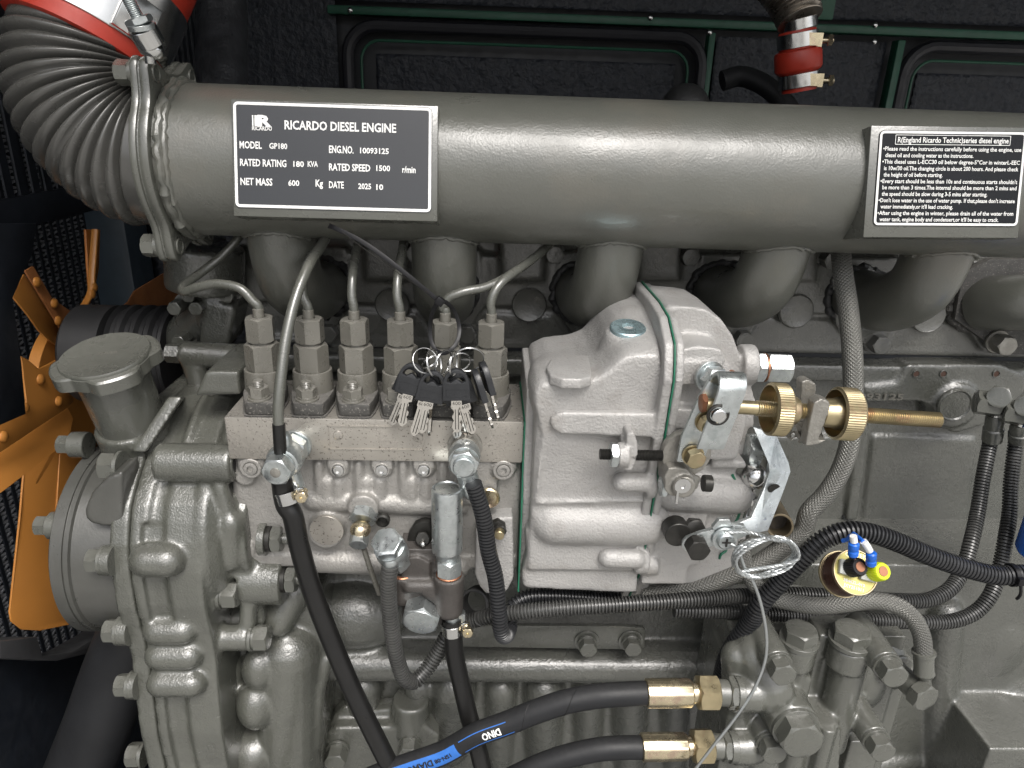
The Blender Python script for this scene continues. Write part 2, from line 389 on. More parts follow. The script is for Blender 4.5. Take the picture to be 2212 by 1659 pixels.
# ================================================================== the yard and the canopy around the engine
mb = MB(); mb.box(V((0,0,-1.225)), (300,300,0.05)); g = single('ground', mb, M_con, None, None, kind='structure', org=V((0,0,-1.2)), smooth=0)
mb = MB(); mb.bb(V((-1.5,-0.24,0.66)), V((2.0,0.80,0.70))); single('unseen_canopy_roof', mb, M_wallp, None, None, kind='structure', org=V((0,0.2,0.66)))  # unseen by the camera; front edge set for how much sky it blocks
mb = MB(); mb.bb(V((-1.5,-0.30,-0.99)), V((2.0,0.80,-0.95))); single('canopy_floor', mb, M_black, None, None, kind='structure', org=V((0,0.2,-0.95)))
mb = MB(); mb.bb(V((-1.54,-0.30,-0.95)), V((-1.50,0.80,0.66))); single('canopy_end_wall', mb, M_black, None, None, kind='structure', org=V((-1.5,0.2,-0.95)))
YW = 0.70
wall = Thing('canopy_wall', 'dark foam lined canopy wall with green rails behind the engine', 'wall', V((0, YW, -0.9)))
mb = MB(); mb.bb(V((-1.5, YW+0.03, -0.95)), V((2.0, YW+0.07, 0.66))); wall.part('sheet', mb, M_black)
def foam(x0, x1, z0, z1, Y):
    mb = MB(); st = 0.0065; nx = int((x1-x0)/st); nz = int((z1-z0)/st)
    rows = []
    for j in range(nz+1):
        rows.append(mb.ring([V((x0+(x1-x0)*i/nx, Y-0.0045*math.sin(i*1.5708+j*1.5708)*math.sin(i*1.5708-j*1.5708+0.8), z0+(z1-z0)*j/nz)) for i in range(nx+1)]))
    for a, b in zip(rows, rows[1:]):
        for i in range(nx): mb.f.append((a[i], a[i+1], b[i+1], b[i]))
    o = wall.part('foam_panel', mb, M_foam, ang=80); o['kind'] = 'stuff'; return o
def W(u, v): return P(u, v, YW)
rz = W(1200, 42).z                                # height of the green rail
xl, x1, x2, xr = W(745,150).x, W(1527,150).x, W(1930,150).x, 2.0
foam(-1.45, xl-0.012, -0.2, 0.60, YW+0.01); foam(xl+0.045, x1-0.045, -0.2, rz-0.055, YW+0.025); foam(x1+0.014, x2-0.012, -0.2, rz-0.014, YW+0.012)
foam(x2+0.055, 1.6, -0.2, rz-0.055, YW+0.025); foam(-0.35, 1.6, rz+0.016, 0.62, YW+0.01)
def bar(a, b, name='rail', m=M_green):
    mb = MB(); mb.bb(a, b); return wall.part(name, mb, m, bevel=0.002)
bar(V((xl-0.02, YW-0.012, rz-0.005)), V((xr, YW+0.012, rz+0.007)))
bar(V((W(1690,70).x, YW-0.008, rz+0.013)), V((W(1790,70).x, YW+0.010, 0.62)), 'post')
bar(V((x1-0.005, YW-0.010, -0.2)), V((x1+0.005, YW+0.012, rz-0.011)), 'post')
bar(V((x2-0.006, YW-0.010, -0.2)), V((x2+0.006, YW+0.012, rz-0.011)), 'post')
def loop(xa, xb, zt, ins, r, m, name, Y):
    rad = 0.045 if ins == 0 else 0.03
    pts = [V((xa+ins, Y, -0.2)), V((xa+ins, Y, zt-ins-rad))]
    for k in range(1, 6): a = R(180-90*k/6); pts.append(V((xa+ins+rad+rad*math.cos(a), Y, zt-ins-rad+rad*math.sin(a))))
    pts += [V((xa+ins+rad, Y, zt-ins)), V((xb-ins-rad, Y, zt-ins))]
    for k in range(1, 6): a = R(90-90*k/6); pts.append(V((xb-ins-rad+rad*math.cos(a), Y, zt-ins-rad+rad*math.sin(a))))
    pts += [V((xb-ins, Y, zt-ins-rad)), V((xb-ins, Y, -0.2))]
    mb = MB(); mb.tube(pts, r, n=10, smooth=False); wall.part(name, mb, m)
for xa, xb in ((xl+0.006, x1-0.010), (x2+0.014, 1.5)):
    loop(xa, xb, rz-0.018, 0.0, 0.0095, M_seal, 'door_seal', YW-0.004)
    loop(xa, xb, rz-0.018, 0.020, 0.0022, M_green, 'door_rim', YW+0.002)
for u, v in ((628/3.0242+548.6, 22), (1533,70), (1891,54), (1889,90), (1405,38)):
    mb = MB(); p = P(u, v, YW-0.014); mb.ball(p, 0.0042, 12, 8, (1,0.6,1)); wall.part('screw', mb, M_steel)
# ------------------------------------------------------------------ hoses behind
mb = MB(); mb.tube([P(478,-60,0.40), P(480,60,0.38), P(478,190,0.34), P(470,330,0.30)], 0.0275, n=28)
single('coolant_hose', mb, mat('worn_hose_lightened', (0.035,0.036,0.040), 0.35, spec=1.0, bump=0.3, bscale=200, var=0.5, vscale=60), 'thick black coolant hose rising behind the left end of the intake pipe', 'hose')  # worn rubber, base lightened and glossed to stand in for its highlight
mb = MB(); mb.tube([P(330,1270,0.12), TJ(760,1050,0.10), TJ(650,1350,0.09), TJ(480,1760,0.08)], 0.036, n=28)
single('coolant_hose', mb, M_hose, 'thick black hose running down at the bottom left below the fan', 'hose')
mb = MB(); mb.tube([P(1560,175,0.5), P(1600,165,0.5), P(1660,190,0.48), P(1720,260,0.46), P(1740,330,0.45)], 0.013, n=16)
single('coolant_hose', mb, M_hose, 'thin dark hose bending behind the red coupling', 'hose')
mb = MB(); mb.ball(P(1480,235,0.42), 0.030, 24, 14); mb.cyl(P(1480,235,0.42), P(1480,420,0.42), 0.03); single('breather_cap', mb, M_dark, 'dark round cap just showing over the intake pipe top', 'cap')
# ------------------------------------------------------------------ turbo bellows with the red coupling
br = Thing('corrugated_exhaust_bellows', 'brown steel bellows above the small red coupling at upper right', 'bellows', P(1725,60,0.40))
mb = MB(); q = [P(1660,-90,0.44), P(1690,-40,0.42), P(1715,5,0.41), P(1728,44,0.40)]
mb.tube(q, lambda s, L: (0.036-0.010*(s/L))*(1-0.14*(0.5+0.5*math.cos(s/0.0056*2*math.pi))), n=44, step=0.0009); br.part('bellows', mb, mat('heat_tinted_steel', (0.42,0.38,0.33), 0.30, 0.9, var=0.3, vscale=30))
mb = MB(); mb.cyl(P(1728,40,0.40), P(1730,64,0.40), 0.019); br.part('collar', mb, M_steel)
rc = Thing('red_coupling', 'small red rubber coupling held by two shiny clamps at upper right', 'coupling', P(1722,130,0.40))
a, b = P(1722,66,0.40), P(1726,197,0.40); ax = (b-a).normalized()
mb = MB(); L = (b-a).length; rr = S(a, 38)
mb.lathe(a, ax, [(0, rr), (0.003, rr*1.04), (L*0.30, rr*1.03), (L*0.33, rr*1.25), (L*0.38, rr*1.30), (L*0.62, rr*1.30), (L*0.67, rr*1.2), (L*0.70, rr), (L, rr*0.95)], 36); rc.part('sleeve', mb, M_red)
for t0, t1, u2 in ((0.04, 0.28, 1780), (0.70, 0.93, 1790)):
    mb = MB(); mb.ringtube(a+ax*L*t0, a+ax*L*t1, rr*1.12, rr*1.02, 40); cl = rc.part('hose_clamp', mb, M_steel)
    c = a+ax*L*(t0+t1)/2; e = EX*0.95 - EY*0.3; e.normalize()
    mb = MB(); mb.cyl(c+e*rr*1.02-EY*rr*0.3, c+e*rr*1.8-EY*rr*0.3, 0.0035, n=16); mb.box(c-EY*rr*0.95+EX*rr*0.35, (rr*0.8, 0.006, L*0.2)); mb.box(c-EY*rr*0.6+EX*rr*0.95, (0.006, 0.010, L*0.22)); mb.hexn(c+e*rr*1.5-EY*rr*0.3, c+e*rr*1.75-EY*rr*0.3, 0.006)
    rc.part('clamp_bolt', mb, M_gold, parent=cl)
# ------------------------------------------------------------------ fan, radiator and guard at the left
def FX(x, y, X): return PX((x/1.6591)/1.82278, (1000+y/1.6591)/1.82278, X)
def JX(x, y, X): return PX((x/1.6591)/1.82278, (2024+y/1.6591)/1.82278, X)
XF = -0.463
rad = Thing('radiator', 'radiator core with vertical fins behind the orange fan', 'radiator', V((XF-0.16, 0.3, -0.6)))
mb = MB(); mb.bb(V((XF-0.20, -0.45, -0.85)), V((XF-0.165, 0.66, 0.45))); rad.part('core', mb, M_dark)
mb = MB()
for k in range(53):
    y = -0.30+k*0.018; mb.bb(V((XF-0.166, y-0.003, -0.80)), V((XF-0.160, y+0.003, 0.42)))
rad.part('core_tubes', mb, M_black)['kind'] = 'stuff'
mb = MB()
for k in range(52):
    y = -0.30+k*0.018
    for j in range(170):
        z = -0.72+j*0.0064; mb.box(V((XF-0.163, y+0.009, z)), (0.004, 0.0105, 0.0030), Matrix.Rotation(0.22 if j % 2 else -0.22, 3, 'X'))
rad.part('fins', mb, M_rad, )['kind'] = 'stuff'
mb = MB(); mb.bb(V((XF-0.16, 0.615, -0.85)), V((XF-0.10, 0.69, 0.45))); rad.part('side_channel', mb, mat('blue_grey_channel', (0.035,0.05,0.065), 0.45), bevel=0.003)
fan = Thing('cooling_fan', 'orange riveted steel cooling fan at the left end', 'fan', FX(480, 850, XF))
def sheet(pts, X, off, dirs=None, name='blade', tw=None, thick=0.0022, m=None, parent=None, tile=FX):
    """sheet metal traced on the fan's plane; tw = list of offsets out of it, which give the blade its pitch"""
    q = [t(x, y, X + (tw[i] if tw else 0)) for i, (t, x, y) in enumerate([p if len(p) == 3 else (tile, *p) for p in pts])]
    mb = MB(); mb.prism(q, V((thick, 0, 0))); return fan.part(name, mb, m or M_orange, bevel=0.0007, parent=parent)
def rivet(par, x, y, X, tile=FX):
    mb = MB(); p = tile(x, y, X); mb.lathe(p, EX, [(0, 0.0052), (0.0016, 0.0050), (0.003, 0.0036), (0.0036, 0.0012)], 14, cap0=False); fan.part('rivet', mb, M_orange, parent=par)
# hub plate
mb = MB(); c = FX(480, 850, XF); mb.cyl(c-EX*0.006, c+EX*0.006, 0.075, n=48); fan.part('hub', mb, M_orange)
# blade pointing down
b1 = sheet([(150,1330),(385,1235),(600,1180),(640,1500),(JX,640,640),(JX,600,670),(JX,430,725),(JX,250,762),(JX,130,755),(JX,62,700),(JX,52,640),(JX,120,0)], XF-0.030, 0, tw=[0,0.012,0.02,0.02,0.02,0.02,0.012,0.005,0,-0.004,-0.004,0])
s1 = sheet([(385,1210),(470,1120),(640,1150),(650,1659),(JX,520,120),(JX,350,120),(360,1659)], XF-0.020, 0, name='spider_arm')
# blade to the lower left, towards the viewer
b2 = sheet([(-140,1380),(430,1005),(465,1075),(450,1160),(390,1255),(150,1440),(-140,1660)], XF+0.012, 0, tw=[0.0,0.0,0.0,0.008,0.014,0.018,0.02])
s2 = sheet([(-140,1170),(0,1105),(150,1040),(160,960),(130,700),(120,665),(170,690),(240,750),(300,722),(375,680),(420,780),(440,900),(470,960),(440,1000),(240,1130),(-60,1330),(-140,1370)], XF+0.026, 0, name='spider_arm')
for x, y in ((260,818),(378,962),(20,1192),(160,1005)): rivet(s2, x, y, XF+0.029)
# blade to the upper left
b3 = sheet([(70,280),(100,205),(145,130),(280,330),(400,520),(412,560),(372,605),(330,580),(240,500),(170,400)], XF+0.004, 0, tw=[0.01,0.006,0,0,0,0,0.004,0.008,0.01,0.01])
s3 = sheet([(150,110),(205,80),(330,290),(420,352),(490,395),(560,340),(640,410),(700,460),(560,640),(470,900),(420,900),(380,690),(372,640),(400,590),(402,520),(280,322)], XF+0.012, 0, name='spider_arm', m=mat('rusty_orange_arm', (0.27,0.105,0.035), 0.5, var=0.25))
for x, y in ((235,183),(350,322),(375,437)): rivet(s3, x, y, XF+0.015)
# upright blade, seen nearly edge on
mb = MB(); q = [FX(545,-160,XF), FX(560,100,XF), FX(572,240,XF), FX(530,340,XF), FX(480,420,XF)]
q2 = [p+V((0.03,0.02,0)) for p in q]
mb.prism(q+[FX(560,360,XF), FX(600,250,XF), FX(630,100,XF), FX(640,-160,XF)], V((0.003,0,0))); b4 = fan.part('blade', mb, mat('deep_orange_paint', (0.42,0.15,0.03), 0.5), bevel=0.0007)  # upright blade in a slightly redder orange than the others
mb = MB(); mb.tube([FX(620,-160,XF+0.01), FX(600,120,XF+0.01), FX(590,250,XF+0.01), FX(540,345,XF+0.01), FX(490,400,XF+0.01)], 0.004, n=10, el=0.5); fan.part('blade_edge', mb, M_orange, parent=b4)
for x, y in ((613,218),(600,262)): rivet(b4, x, y, XF+0.012)
# blade behind the water pump
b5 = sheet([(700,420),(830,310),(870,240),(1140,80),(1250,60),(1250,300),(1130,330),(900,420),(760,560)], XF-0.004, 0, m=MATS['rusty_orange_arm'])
# guard sheet
gd = Thing('fan_guard', 'black sheet metal fan guard with tall slots at the far left', 'guard', V((XF+0.05, 0.0, -0.1)))
XG = XF+0.045
def AX(x, y, X): return PX((x/1.6591)/1.82278, (y/1.6591)/1.82278, X)
mb = MB(); mb.prism([FX(-60,-200,XG), FX(225,-200,XG), FX(200,0,XG), FX(150,100,XG), FX(70,285,XG), FX(125,700,XG), FX(155,1045,XG), FX(0,1112,XG), FX(-60,1140,XG)], V((0.002,0,0))); gd.part('plate', mb, M_black, bevel=0.0006)
mb = MB()
y0, y1 = AX(-60,900,XG-0.03).y, AX(900,900,XG-0.03).y
k = 0; y = y0-0.1
while y < y1+0.25:
    mb.bb(V((XG-0.032, y, AX(200,1265,XG-0.03).z)), V((XG-0.030, y+0.011, AX(200,780,XG-0.03).z+0.35))); y += 0.021; k += 1
o = gd.part('slotted_sheet', mb, M_black); o['kind'] = 'stuff'
mb = MB(); mb.bb(V((XG-0.033, y0-0.1, AX(200,1480,XG-0.03).z)), V((XG-0.030, y1+0.25, AX(200,1268,XG-0.03).z))); gd.part('cross_rail', mb, M_black, bevel=0.0006)
mb = MB(); mb.prism([JX(-200,830,XF-0.05), JX(60,800,XF-0.05), JX(100,930,XF-0.05), JX(300,900,XF-0.05), JX(520,780,XF-0.05), JX(700,640,XF-0.05), JX(800,660,XF-0.05), JX(620,800,XF-0.05), JX(420,910,XF-0.05), JX(200,958,XF-0.05), JX(-200,940,XF-0.05)], V((0.03,0,0)))
gd.part('shroud_lip', mb, mat('shroud_grey', (0.045,0.045,0.047), 0.5), bevel=0.001)
mb = MB(); mb.prism([JX(-300,880,XF-0.055), JX(200,960,XF-0.055), JX(420,915,XF-0.055), JX(620,805,XF-0.055), JX(900,640,XF-0.055), JX(1200,600,XF-0.055), JX(1200,1900,XF-0.055), JX(-300,1900,XF-0.055)], V((0.003,0,0))); gd.part('lower_sheet', mb, M_black, bevel=0.001)
# ------------------------------------------------------------------ water pump with pulley
wp = Thing('water_pump', 'grey water pump and belt pulley behind the oil filler neck', 'water pump', TF(900,640,0.20))
c = TF(760,650,0.20); rr = S(c, 104)
mb = MB(); xa, xb = TF(545,700,0.20).x, TF(1160,500,0.20).x
def CXp(x): return V((x, c.y, c.z))
mb.lathe(CXp(xa), EX, [(0, rr*0.92), (0.004, rr), (0.040, rr), (0.042, rr*0.8), (0.046, rr*0.8)], 48); wp.part('pulley', mb, M_belt)
mb = MB(); Lx = (xb-xa)-0.046; pr = [(0, rr*0.95)]
for i in range(4): h = Lx*(i+0.5)/4; pr += [(h-0.006, rr*1.02), (h-0.003, rr*0.94), (h+0.001, rr*0.94), (h+0.004, rr*1.02)]
mb.lathe(CXp(xa+0.046)-EZ*rr*0.0, EX, pr+[(Lx, rr*1.0)], 48); wp.part('drive_belt', mb, M_belt)
mb = MB(); mb.bb(TF(1140,-80,0.19), TF(1560,560,0.235)); mb.capsule(TF(1180,560,0.19), TF(1420,300,0.17), 0.020); mb.cyl(TF(1340,-60,0.16), TF(1340,230,0.16), 0.036)
mb.prism([TF(1330,330,0.15), TF(1520,330,0.15), TF(1540,380,0.15), TF(1480,620,0.15), TF(1290,620,0.15)], EY*0.05)
wp.part('pump_body', mb, M_block, vox=0.003)
for x, y in ((1150,165),(1150,350),(1290,350),(1180,570),(1240,265),(1490,268)):
    mb = MB(); p = TF(x, y, 0.148); bolt_mb(mb, p+EY*0.02, -EY, 0.006, 0.024, washer=0.009); wp.part('bolt', mb, M_cast)
pp = Thing('oil_pipe', 'grey cast pipe stub lying behind the oil filler cap', 'pipe', TF(1150,650,0.13))
mb = MB(); mb.cyl(TF(1190,650,0.13), TF(1700,680,0.13), S(TF(1400,680,0.13), 28), n=32); mb.cyl(TF(1250,660,0.13), TF(1320,900,0.13), 0.011); pp.part('pipe', mb, M_cast, vox=0.0022)
mb = MB(); bolt_mb(mb, TF(1190,650,0.13), TF(1190,650,0.13)-TF(1700,680,0.13), S(TF(1190,650,0.13), 19), 0.014); pp.part('plug', mb, M_cast)
# ================================================================== cylinder head and block behind
YH = 0.19
def H_(u, v, Y=YH): return P(u, v, Y)
zj = P(1500, 757, YH).z                            # head to block joint
head = Thing('cylinder_head', 'grey cast cylinder head behind the intake runners', 'cylinder head', V((0, YH, zj)))
xL, xR = P(520,640,YH).x, 0.80
mb = MB()
mb.bb(V((xL, YH, zj)), V((xR, YH+0.15, zj+0.20)))
zl = P(1100, 655, YH).z                            # ledge across the head
mb.bb(V((xL, YH-0.008, zl-0.002)), V((xR, YH+0.02, zl+0.05)))
mb.bb(V((xL, YH-0.004, zj+0.0)), V((xR, YH+0.02, zj+0.006)))
plugs = [(848,658),(1143,658),(1719,672),(2004,682),(1430,665)]
fl_c = [(690,640),(975,645),(1268,650),(1570,655),(1868,662),(2150,668)]
# raised pads that carry the runner flanges
for u, v in fl_c:
    c = P(u, v, YH); mb.prism([P(u-62,v-110,YH), P(u+62,v-110,YH), P(u+66,v+20,YH), P(u+30,v+75,YH), P(u-30,v+75,YH), P(u-66,v+20,YH)], -EY*0.010)
for i in range(6):
    u = 838+i*290; p = P(u, 575, YH)
    mb.prism([P(u-52,480,YH), P(u+52,480,YH), P(u+44,600,YH), P(u-44,600,YH)], -EY*0.014)
for i, (u, v) in enumerate(fl_c[:-1]):
    u2 = fl_c[i+1][0]; mb.prism([P(u+40,v+80,YH), P(u+75,v+30,YH), P(u2-75,v+36,YH), P(u2-40,v+86,YH), P(u2-20,752,YH), P(u+20,752,YH)], -EY*0.003)
M_head = mat('head_overspray_lightened', (0.115,0.115,0.103), 0.30, bump=0.35, bscale=520, var=0.18, vscale=26, spec=0.9, coat=0.2, bump2=0.10, b2scale=140, stain=((0.085,0.085,0.078), 30.0, 0.55, 0.7), specks=(0.3,0.29,0.26), speck_scale=520, speck_th=0.72)  # overspray tone, lightened further to stand in for light reaching the head
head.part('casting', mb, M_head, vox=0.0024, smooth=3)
for u, v in plugs:
    mb = MB(); c = P(u, v, YH-0.009); r = S(c, 38)
    mb.lathe(c, -EY, [(0, r), (0.0015, r), (0.003, r*0.93), (0.0022, r*0.86), (0.0022, r*0.02)], 40, cap0=False, cap1=False)
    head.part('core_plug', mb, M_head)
for u, v, w_ in ((718,717,1),(1013,717,1),(1601,730,1),(1891,740,1),(1487,553,0),(1788,560,0),(1200,548,0),(905,545,0)):
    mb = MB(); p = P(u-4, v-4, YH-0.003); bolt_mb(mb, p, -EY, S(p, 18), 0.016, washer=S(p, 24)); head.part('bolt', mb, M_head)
# gasket line
mb = MB(); mb.bb(V((xL, YH-0.002, zj-0.004)), V((xR, YH+0.10, zj))); head.part('head_gasket', mb, M_black)
# engine block
blk = Thing('engine_block', 'grey painted cast engine block under the cylinder head', 'engine block', V((0, 0.2, -0.5)))
mb = MB()
YB = 0.185
mb.bb(V((xL, YB, -0.62)), V((xR, YB+0.15, zj-0.004)))
mb.bb(V((xL, YB-0.016, P(1000,800,YB).z)), V((xR, YB+0.02, zj-0.006)))
# side water jacket covers with ribs (visible between governor and right edge)
mb.prism([TI(1060,720,YB-0.02), TI(1680,720,YB-0.02), TI(1840,800,YB-0.02), TI(1840,900,YB-0.02), TI(1600,1110,YB-0.02), TI(1380,1180,YB-0.02), TI(1210,1100,YB-0.02), TI(1180,970,YB-0.02), TI(780,970,YB-0.02), TI(780,870,YB-0.02), TI(1000,850,YB-0.02), TI(1040,780,YB-0.02)], EY*0.03)
c = TI(1370,985,YB-0.02); r_ = S(c, 50); mb.lathe(c+EY*0.01, -EY, [(0, r_), (0.014, r_), (0.016, r_*0.97)], 40)
for x in (735, 775):
    mb.capsule(TI(x+15,1130,YB-0.005), TI(x-60,1720,YB-0.012), 0.004, 10)
mb.prism([TI(150,1180,YB), TI(680,1180,YB), TI(620,1800,YB), TI(120,1800,YB)], -EY*0.006)
mb.prism([TI(830,1180,YB), TI(1500,1200,YB), TI(1430,1800,YB), TI(760,1800,YB)], -EY*0.0045)
blk.part('upper_casting', mb, M_block, vox=0.0026, smooth=6)
# embossed number on the block
mb = MB(); p0 = TI(655,945,YB-0.0215); p1 = TI(1030,948,YB-0.0215); put_text(mb, '10093125', p0, EX, EZ, (p1-p0).x, S(p0, 14), lift=None)
n0 = len(mb.v); mb2 = MB(); mb2.v = list(mb.v); mb2.f = list(mb.f)
mb2.v += [(x, y-0.0015, z) for x, y, z in mb.v]; mb2.f += [tuple(i+n0 for i in f) for f in mb.f]
blk.part('embossed_number', mb2, M_nut)
c = TI(1370,985,YB-0.037)
mb = MB(); r = S(c, 36); mb.lathe(c+EY*0.002, -EY, [(0, r*1.04), (0.003, r*1.04), (0.005, r*0.95), (0.0035, r*0.86), (0.0035, r*0.02)], 44, cap0=False, cap1=False); blk.part('core_plug', mb, M_block)
for x in (1120,1297,1642):
    mb = MB(); c = TI(x,782,YB-0.0205); r = S(c, 6.6); mb.ringtube(c+EY*0.002, c-EY*0.0012, r*1.25, r); h = blk.part('threaded_hole', mb, M_block)
    mb = MB(); mb.cyl(c+EY*0.002, c-EY*0.0004, r, n=20); blk.part('hole_bottom', mb, mat('hole_rust', (0.06,0.03,0.02), 0.8) if 'hole_rust' not in MATS else MATS['hole_rust'], parent=h)
# lower crankcase, nearer
YC = 0.07
mb = MB()
mb.bb(V((P(560,1400,YC).x, YC+0.02, -0.75)), V((xR, YC+0.25, P(1000,1200,0.10).z)))
# shelf sloping back up to the block
mb.prism([V((P(560,1300,YC).x, YC+0.02, P(1000,1310,YC).z)), V((P(560,1300,YC).x, YB+0.02, P(1000,1180,YB).z)), V((P(560,1300,YC).x, YB+0.05, -0.5)), V((P(560,1300,YC).x, YC+0.02, -0.5))], V((xR-P(560,1300,YC).x, 0, 0)))
# gallery tube
a, b = P(640,1432,YC), P(1580,1440,YC); rg = S(a, 36)
mb.capsule(a, b, rg, 28)
mb.bb(V((a.x, YC, a.z-0.004)), V((b.x, YC+0.05, a.z+rg*0.9)))
# bulge by the feed pump
mb.ball(TK(830,640,YC+0.02), 0.045, 28, 18, (1.3,0.8,0.85)); mb.capsule(TK(620,560,YC+0.03), TK(980,540,YC+0.03), 0.022)
# vertical swellings below the tube
for x, w2, y in ((880,0.020,0.012),(1240,0.016,0.006),(1470,0.024,0.014)):
    mb.capsule(TK(x,1120,YC+0.012), TK(x-30,1500,YC+0.030), w2)
for x, w2 in ((120,0.017),(400,0.022),(690,0.017),(960,0.020),(1250,0.016)):
    mb.capsule(TL(x,1130,YC+0.018), TL(x-10,1750,YC+0.032), w2)
# slopes and lumps in the lower right corner
for q in ((1240,800,0.020,1.0),(1560,760,0.055,1.0),(1640,1100,0.060,0.8),(1330,1150,0.030,1.0),(960,820,0.040,0.8),(960,1250,0.045,1.2)):
    mb.ball(TM(q[0], q[1], YC+0.055), q[2], 24, 16, (0.9,0.75,1.3*q[3]))
mb.capsule(TM(1300,640,YC+0.02), TM(1230,1560,YC+0.03), 0.020); mb.capsule(TM(1240,1560,YC+0.03), TM(760,1640,YC+0.02), 0.013)
mb.capsule(TM(1540,480,YC+0.06), TM(1900,480,YC+0.06), 0.016)
q = TM(1605,1535,0.012); mb.bb(q, V((xR, YC+0.05, q.z-0.2)))
blk.part('crankcase', mb, M_block, vox=0.0026, smooth=5)
# bolt-on strip bracket above the gallery tube
sb = Thing('strip_bracket', 'flat grey bracket with two washered bolts above the gallery tube', 'bracket', TL(500,820,YC-0.012))
mb = MB(); mb.prism([TL(-140,728,YC-0.012), TL(900,735,YC-0.012), TL(1050,745,YC-0.012), TL(1065,762,YC-0.012), TL(1058,872,YC-0.012), TL(1040,888,YC-0.012), TL(-140,868,YC-0.012)], EY*0.005); sb.part('plate', mb, M_smooth, bevel=0.0008)
for x, y in ((680,825),(968,822)):
    mb = MB(); p = TL(x, y, YC-0.012); bolt_mb(mb, p, -EY, S(p, 17), 0.013, washer=S(p, 27)); mb.cyl(p-EY*0.003, p-EY*0.006, S(p, 21)); sb.part('bolt', mb, M_smooth)
# two-bolt foot bracket at bottom
fb = Thing('foot_bracket', 'grey two bolt bracket at the bottom behind the black hose', 'bracket', TK(1000,1500,YC-0.02))
mb = MB(); mb.prism([TK(640,1440,YC-0.015), TK(700,1400,YC-0.015), TK(1290,1395,YC-0.015), TK(1375,1450,YC-0.015), TK(1375,1800,YC-0.015), TK(600,1800,YC-0.015)], EY*0.03)
mb.prism([TK(680,1330,YC), TK(760,1260,YC), TK(900,1300,YC), TK(1120,1270,YC), TK(1200,1400,YC), TK(660,1410,YC)], EY*0.02)
mb.cyl(TK(1190,1200,YC), TK(1190,1400,YC), 0.020); fb.part('casting', mb, M_cast, vox=0.0024, smooth=3)
for x, y in ((715,1545),(1185,1500)):
    mb = MB(); p = TK(x, y-10, YC-0.016); bolt_mb(mb, p, -EY, S(p, 21), 0.016, washer=S(p, 25)); fb.part('bolt', mb, M_cast)
# ================================================================== intake manifold with its plates
YM = 0.08
ma, mbv = P(400, 349, YM), P(2300, 405, YM)
ma.z = P(430,348,YM).z; mbv.z = P(2212,404,YM).z-0.0006
RM = 0.5*(S(P(430,350,YM),318)+S(P(2100,396,YM),294))/2
man = Thing('intake_manifold', 'long thick grey intake pipe across the top with two black data plates', 'pipe', ma)
mb = MB(); pr = []; Lm = (mbv-ma).length
mb.lathe(ma, mbv-ma, [(Lm*i/40, RM) for i in range(41)], 96); man.part('pipe', mb, M_pipe, ang=60)
# weld bead at the flange
def bead(mb, c, d, r, rb, n=90, jit=0.25, seed=0, el=None):
    X, Y, D = basis(d); pts = []
    for i in range(n):
        th = 2*math.pi*i/n; rr = r+rb*jit*noise.noise(V((math.cos(th)*6+seed, math.sin(th)*6, seed)))
        pts.append(c + D*(rb*jit*noise.noise(V((seed+9, math.cos(th)*8, math.sin(th)*8)))) + (X*math.cos(th)+Y*math.sin(th))*rr)
    pts.append(pts[0]); mb.tube(pts, lambda s, L: rb*(1+0.12*math.sin(s/rb*2.2)+0.12*math.sin(s*431)), n=10, smooth=False, cap=False, closed=True)
mb = MB(); bead(mb, ma+EX*0.005, EX, RM+0.0005, 0.0036, seed=3, jit=0.6); bead(mb, ma+EX*0.009, EX, RM-0.0006, 0.0028, seed=5, jit=0.6); man.part('weld_bead', mb, M_pipe)
# flange pair with four ears, seen from its right-hand side
def ear_flange(x, th, grow=0.0):
    pts = []; n = 96
    for i in range(n):
        a = 2*math.pi*i/n; r = RM*1.10+grow
        for ac in (R(62), R(298), R(118), R(242)):
            dlt = (a-ac+math.pi) % (2*math.pi)-math.pi
            r += RM*0.33*math.exp(-(dlt/0.20)**2)
        pts.append(V((x, ma.y-math.cos(a)*r, ma.z+math.sin(a)*r)))
    return pts
xe = ma.x
fx0 = TA(930, 700, YM-RM).x; fx1 = TA(1062, 700, YM-RM).x
w2 = (fx1-fx0)
mb = MB(); mb.prism(ear_flange(xe-w2*0.50, 0), EX*w2*0.50); man.part('flange', mb, M_smooth, bevel=0.0016)
cor = Thing('corrugated_intake_hose', 'thick grey ribbed rubber elbow hose joining the intake pipe at top left', 'hose', ma-EX*w2)
mb = MB(); mb.prism(ear_flange(xe-w2*0.97, 0, 0.0005), EX*w2*0.40); cor.part('flange', mb, M_smooth, bevel=0.0016)
mb = MB(); mb.prism(ear_flange(xe-w2*0.58, 0, -0.0012), EX*w2*0.09); cor.part('gasket', mb, M_cast)
def earpos(ac, x, k=1.22): return V((x, ma.y-math.cos(ac)*RM*k, ma.z+math.sin(ac)*RM*k))
for ac in (R(62), R(298), R(118), R(242)):
    mb = MB(); p = earpos(ac, xe-w2*0.97); bolt_mb(mb, p, -EX, 0.0078, 0.011, washer=0.0090, x=EZ); cor.part('bolt', mb, M_smooth)
    mb = MB(); p = earpos(ac, xe); mb.ringtube(p, p+EX*0.0015, 0.0062, 0.0048); mb.cyl(p, p+EX*0.001, 0.0046); man.part('bolt_end', mb, M_smooth)
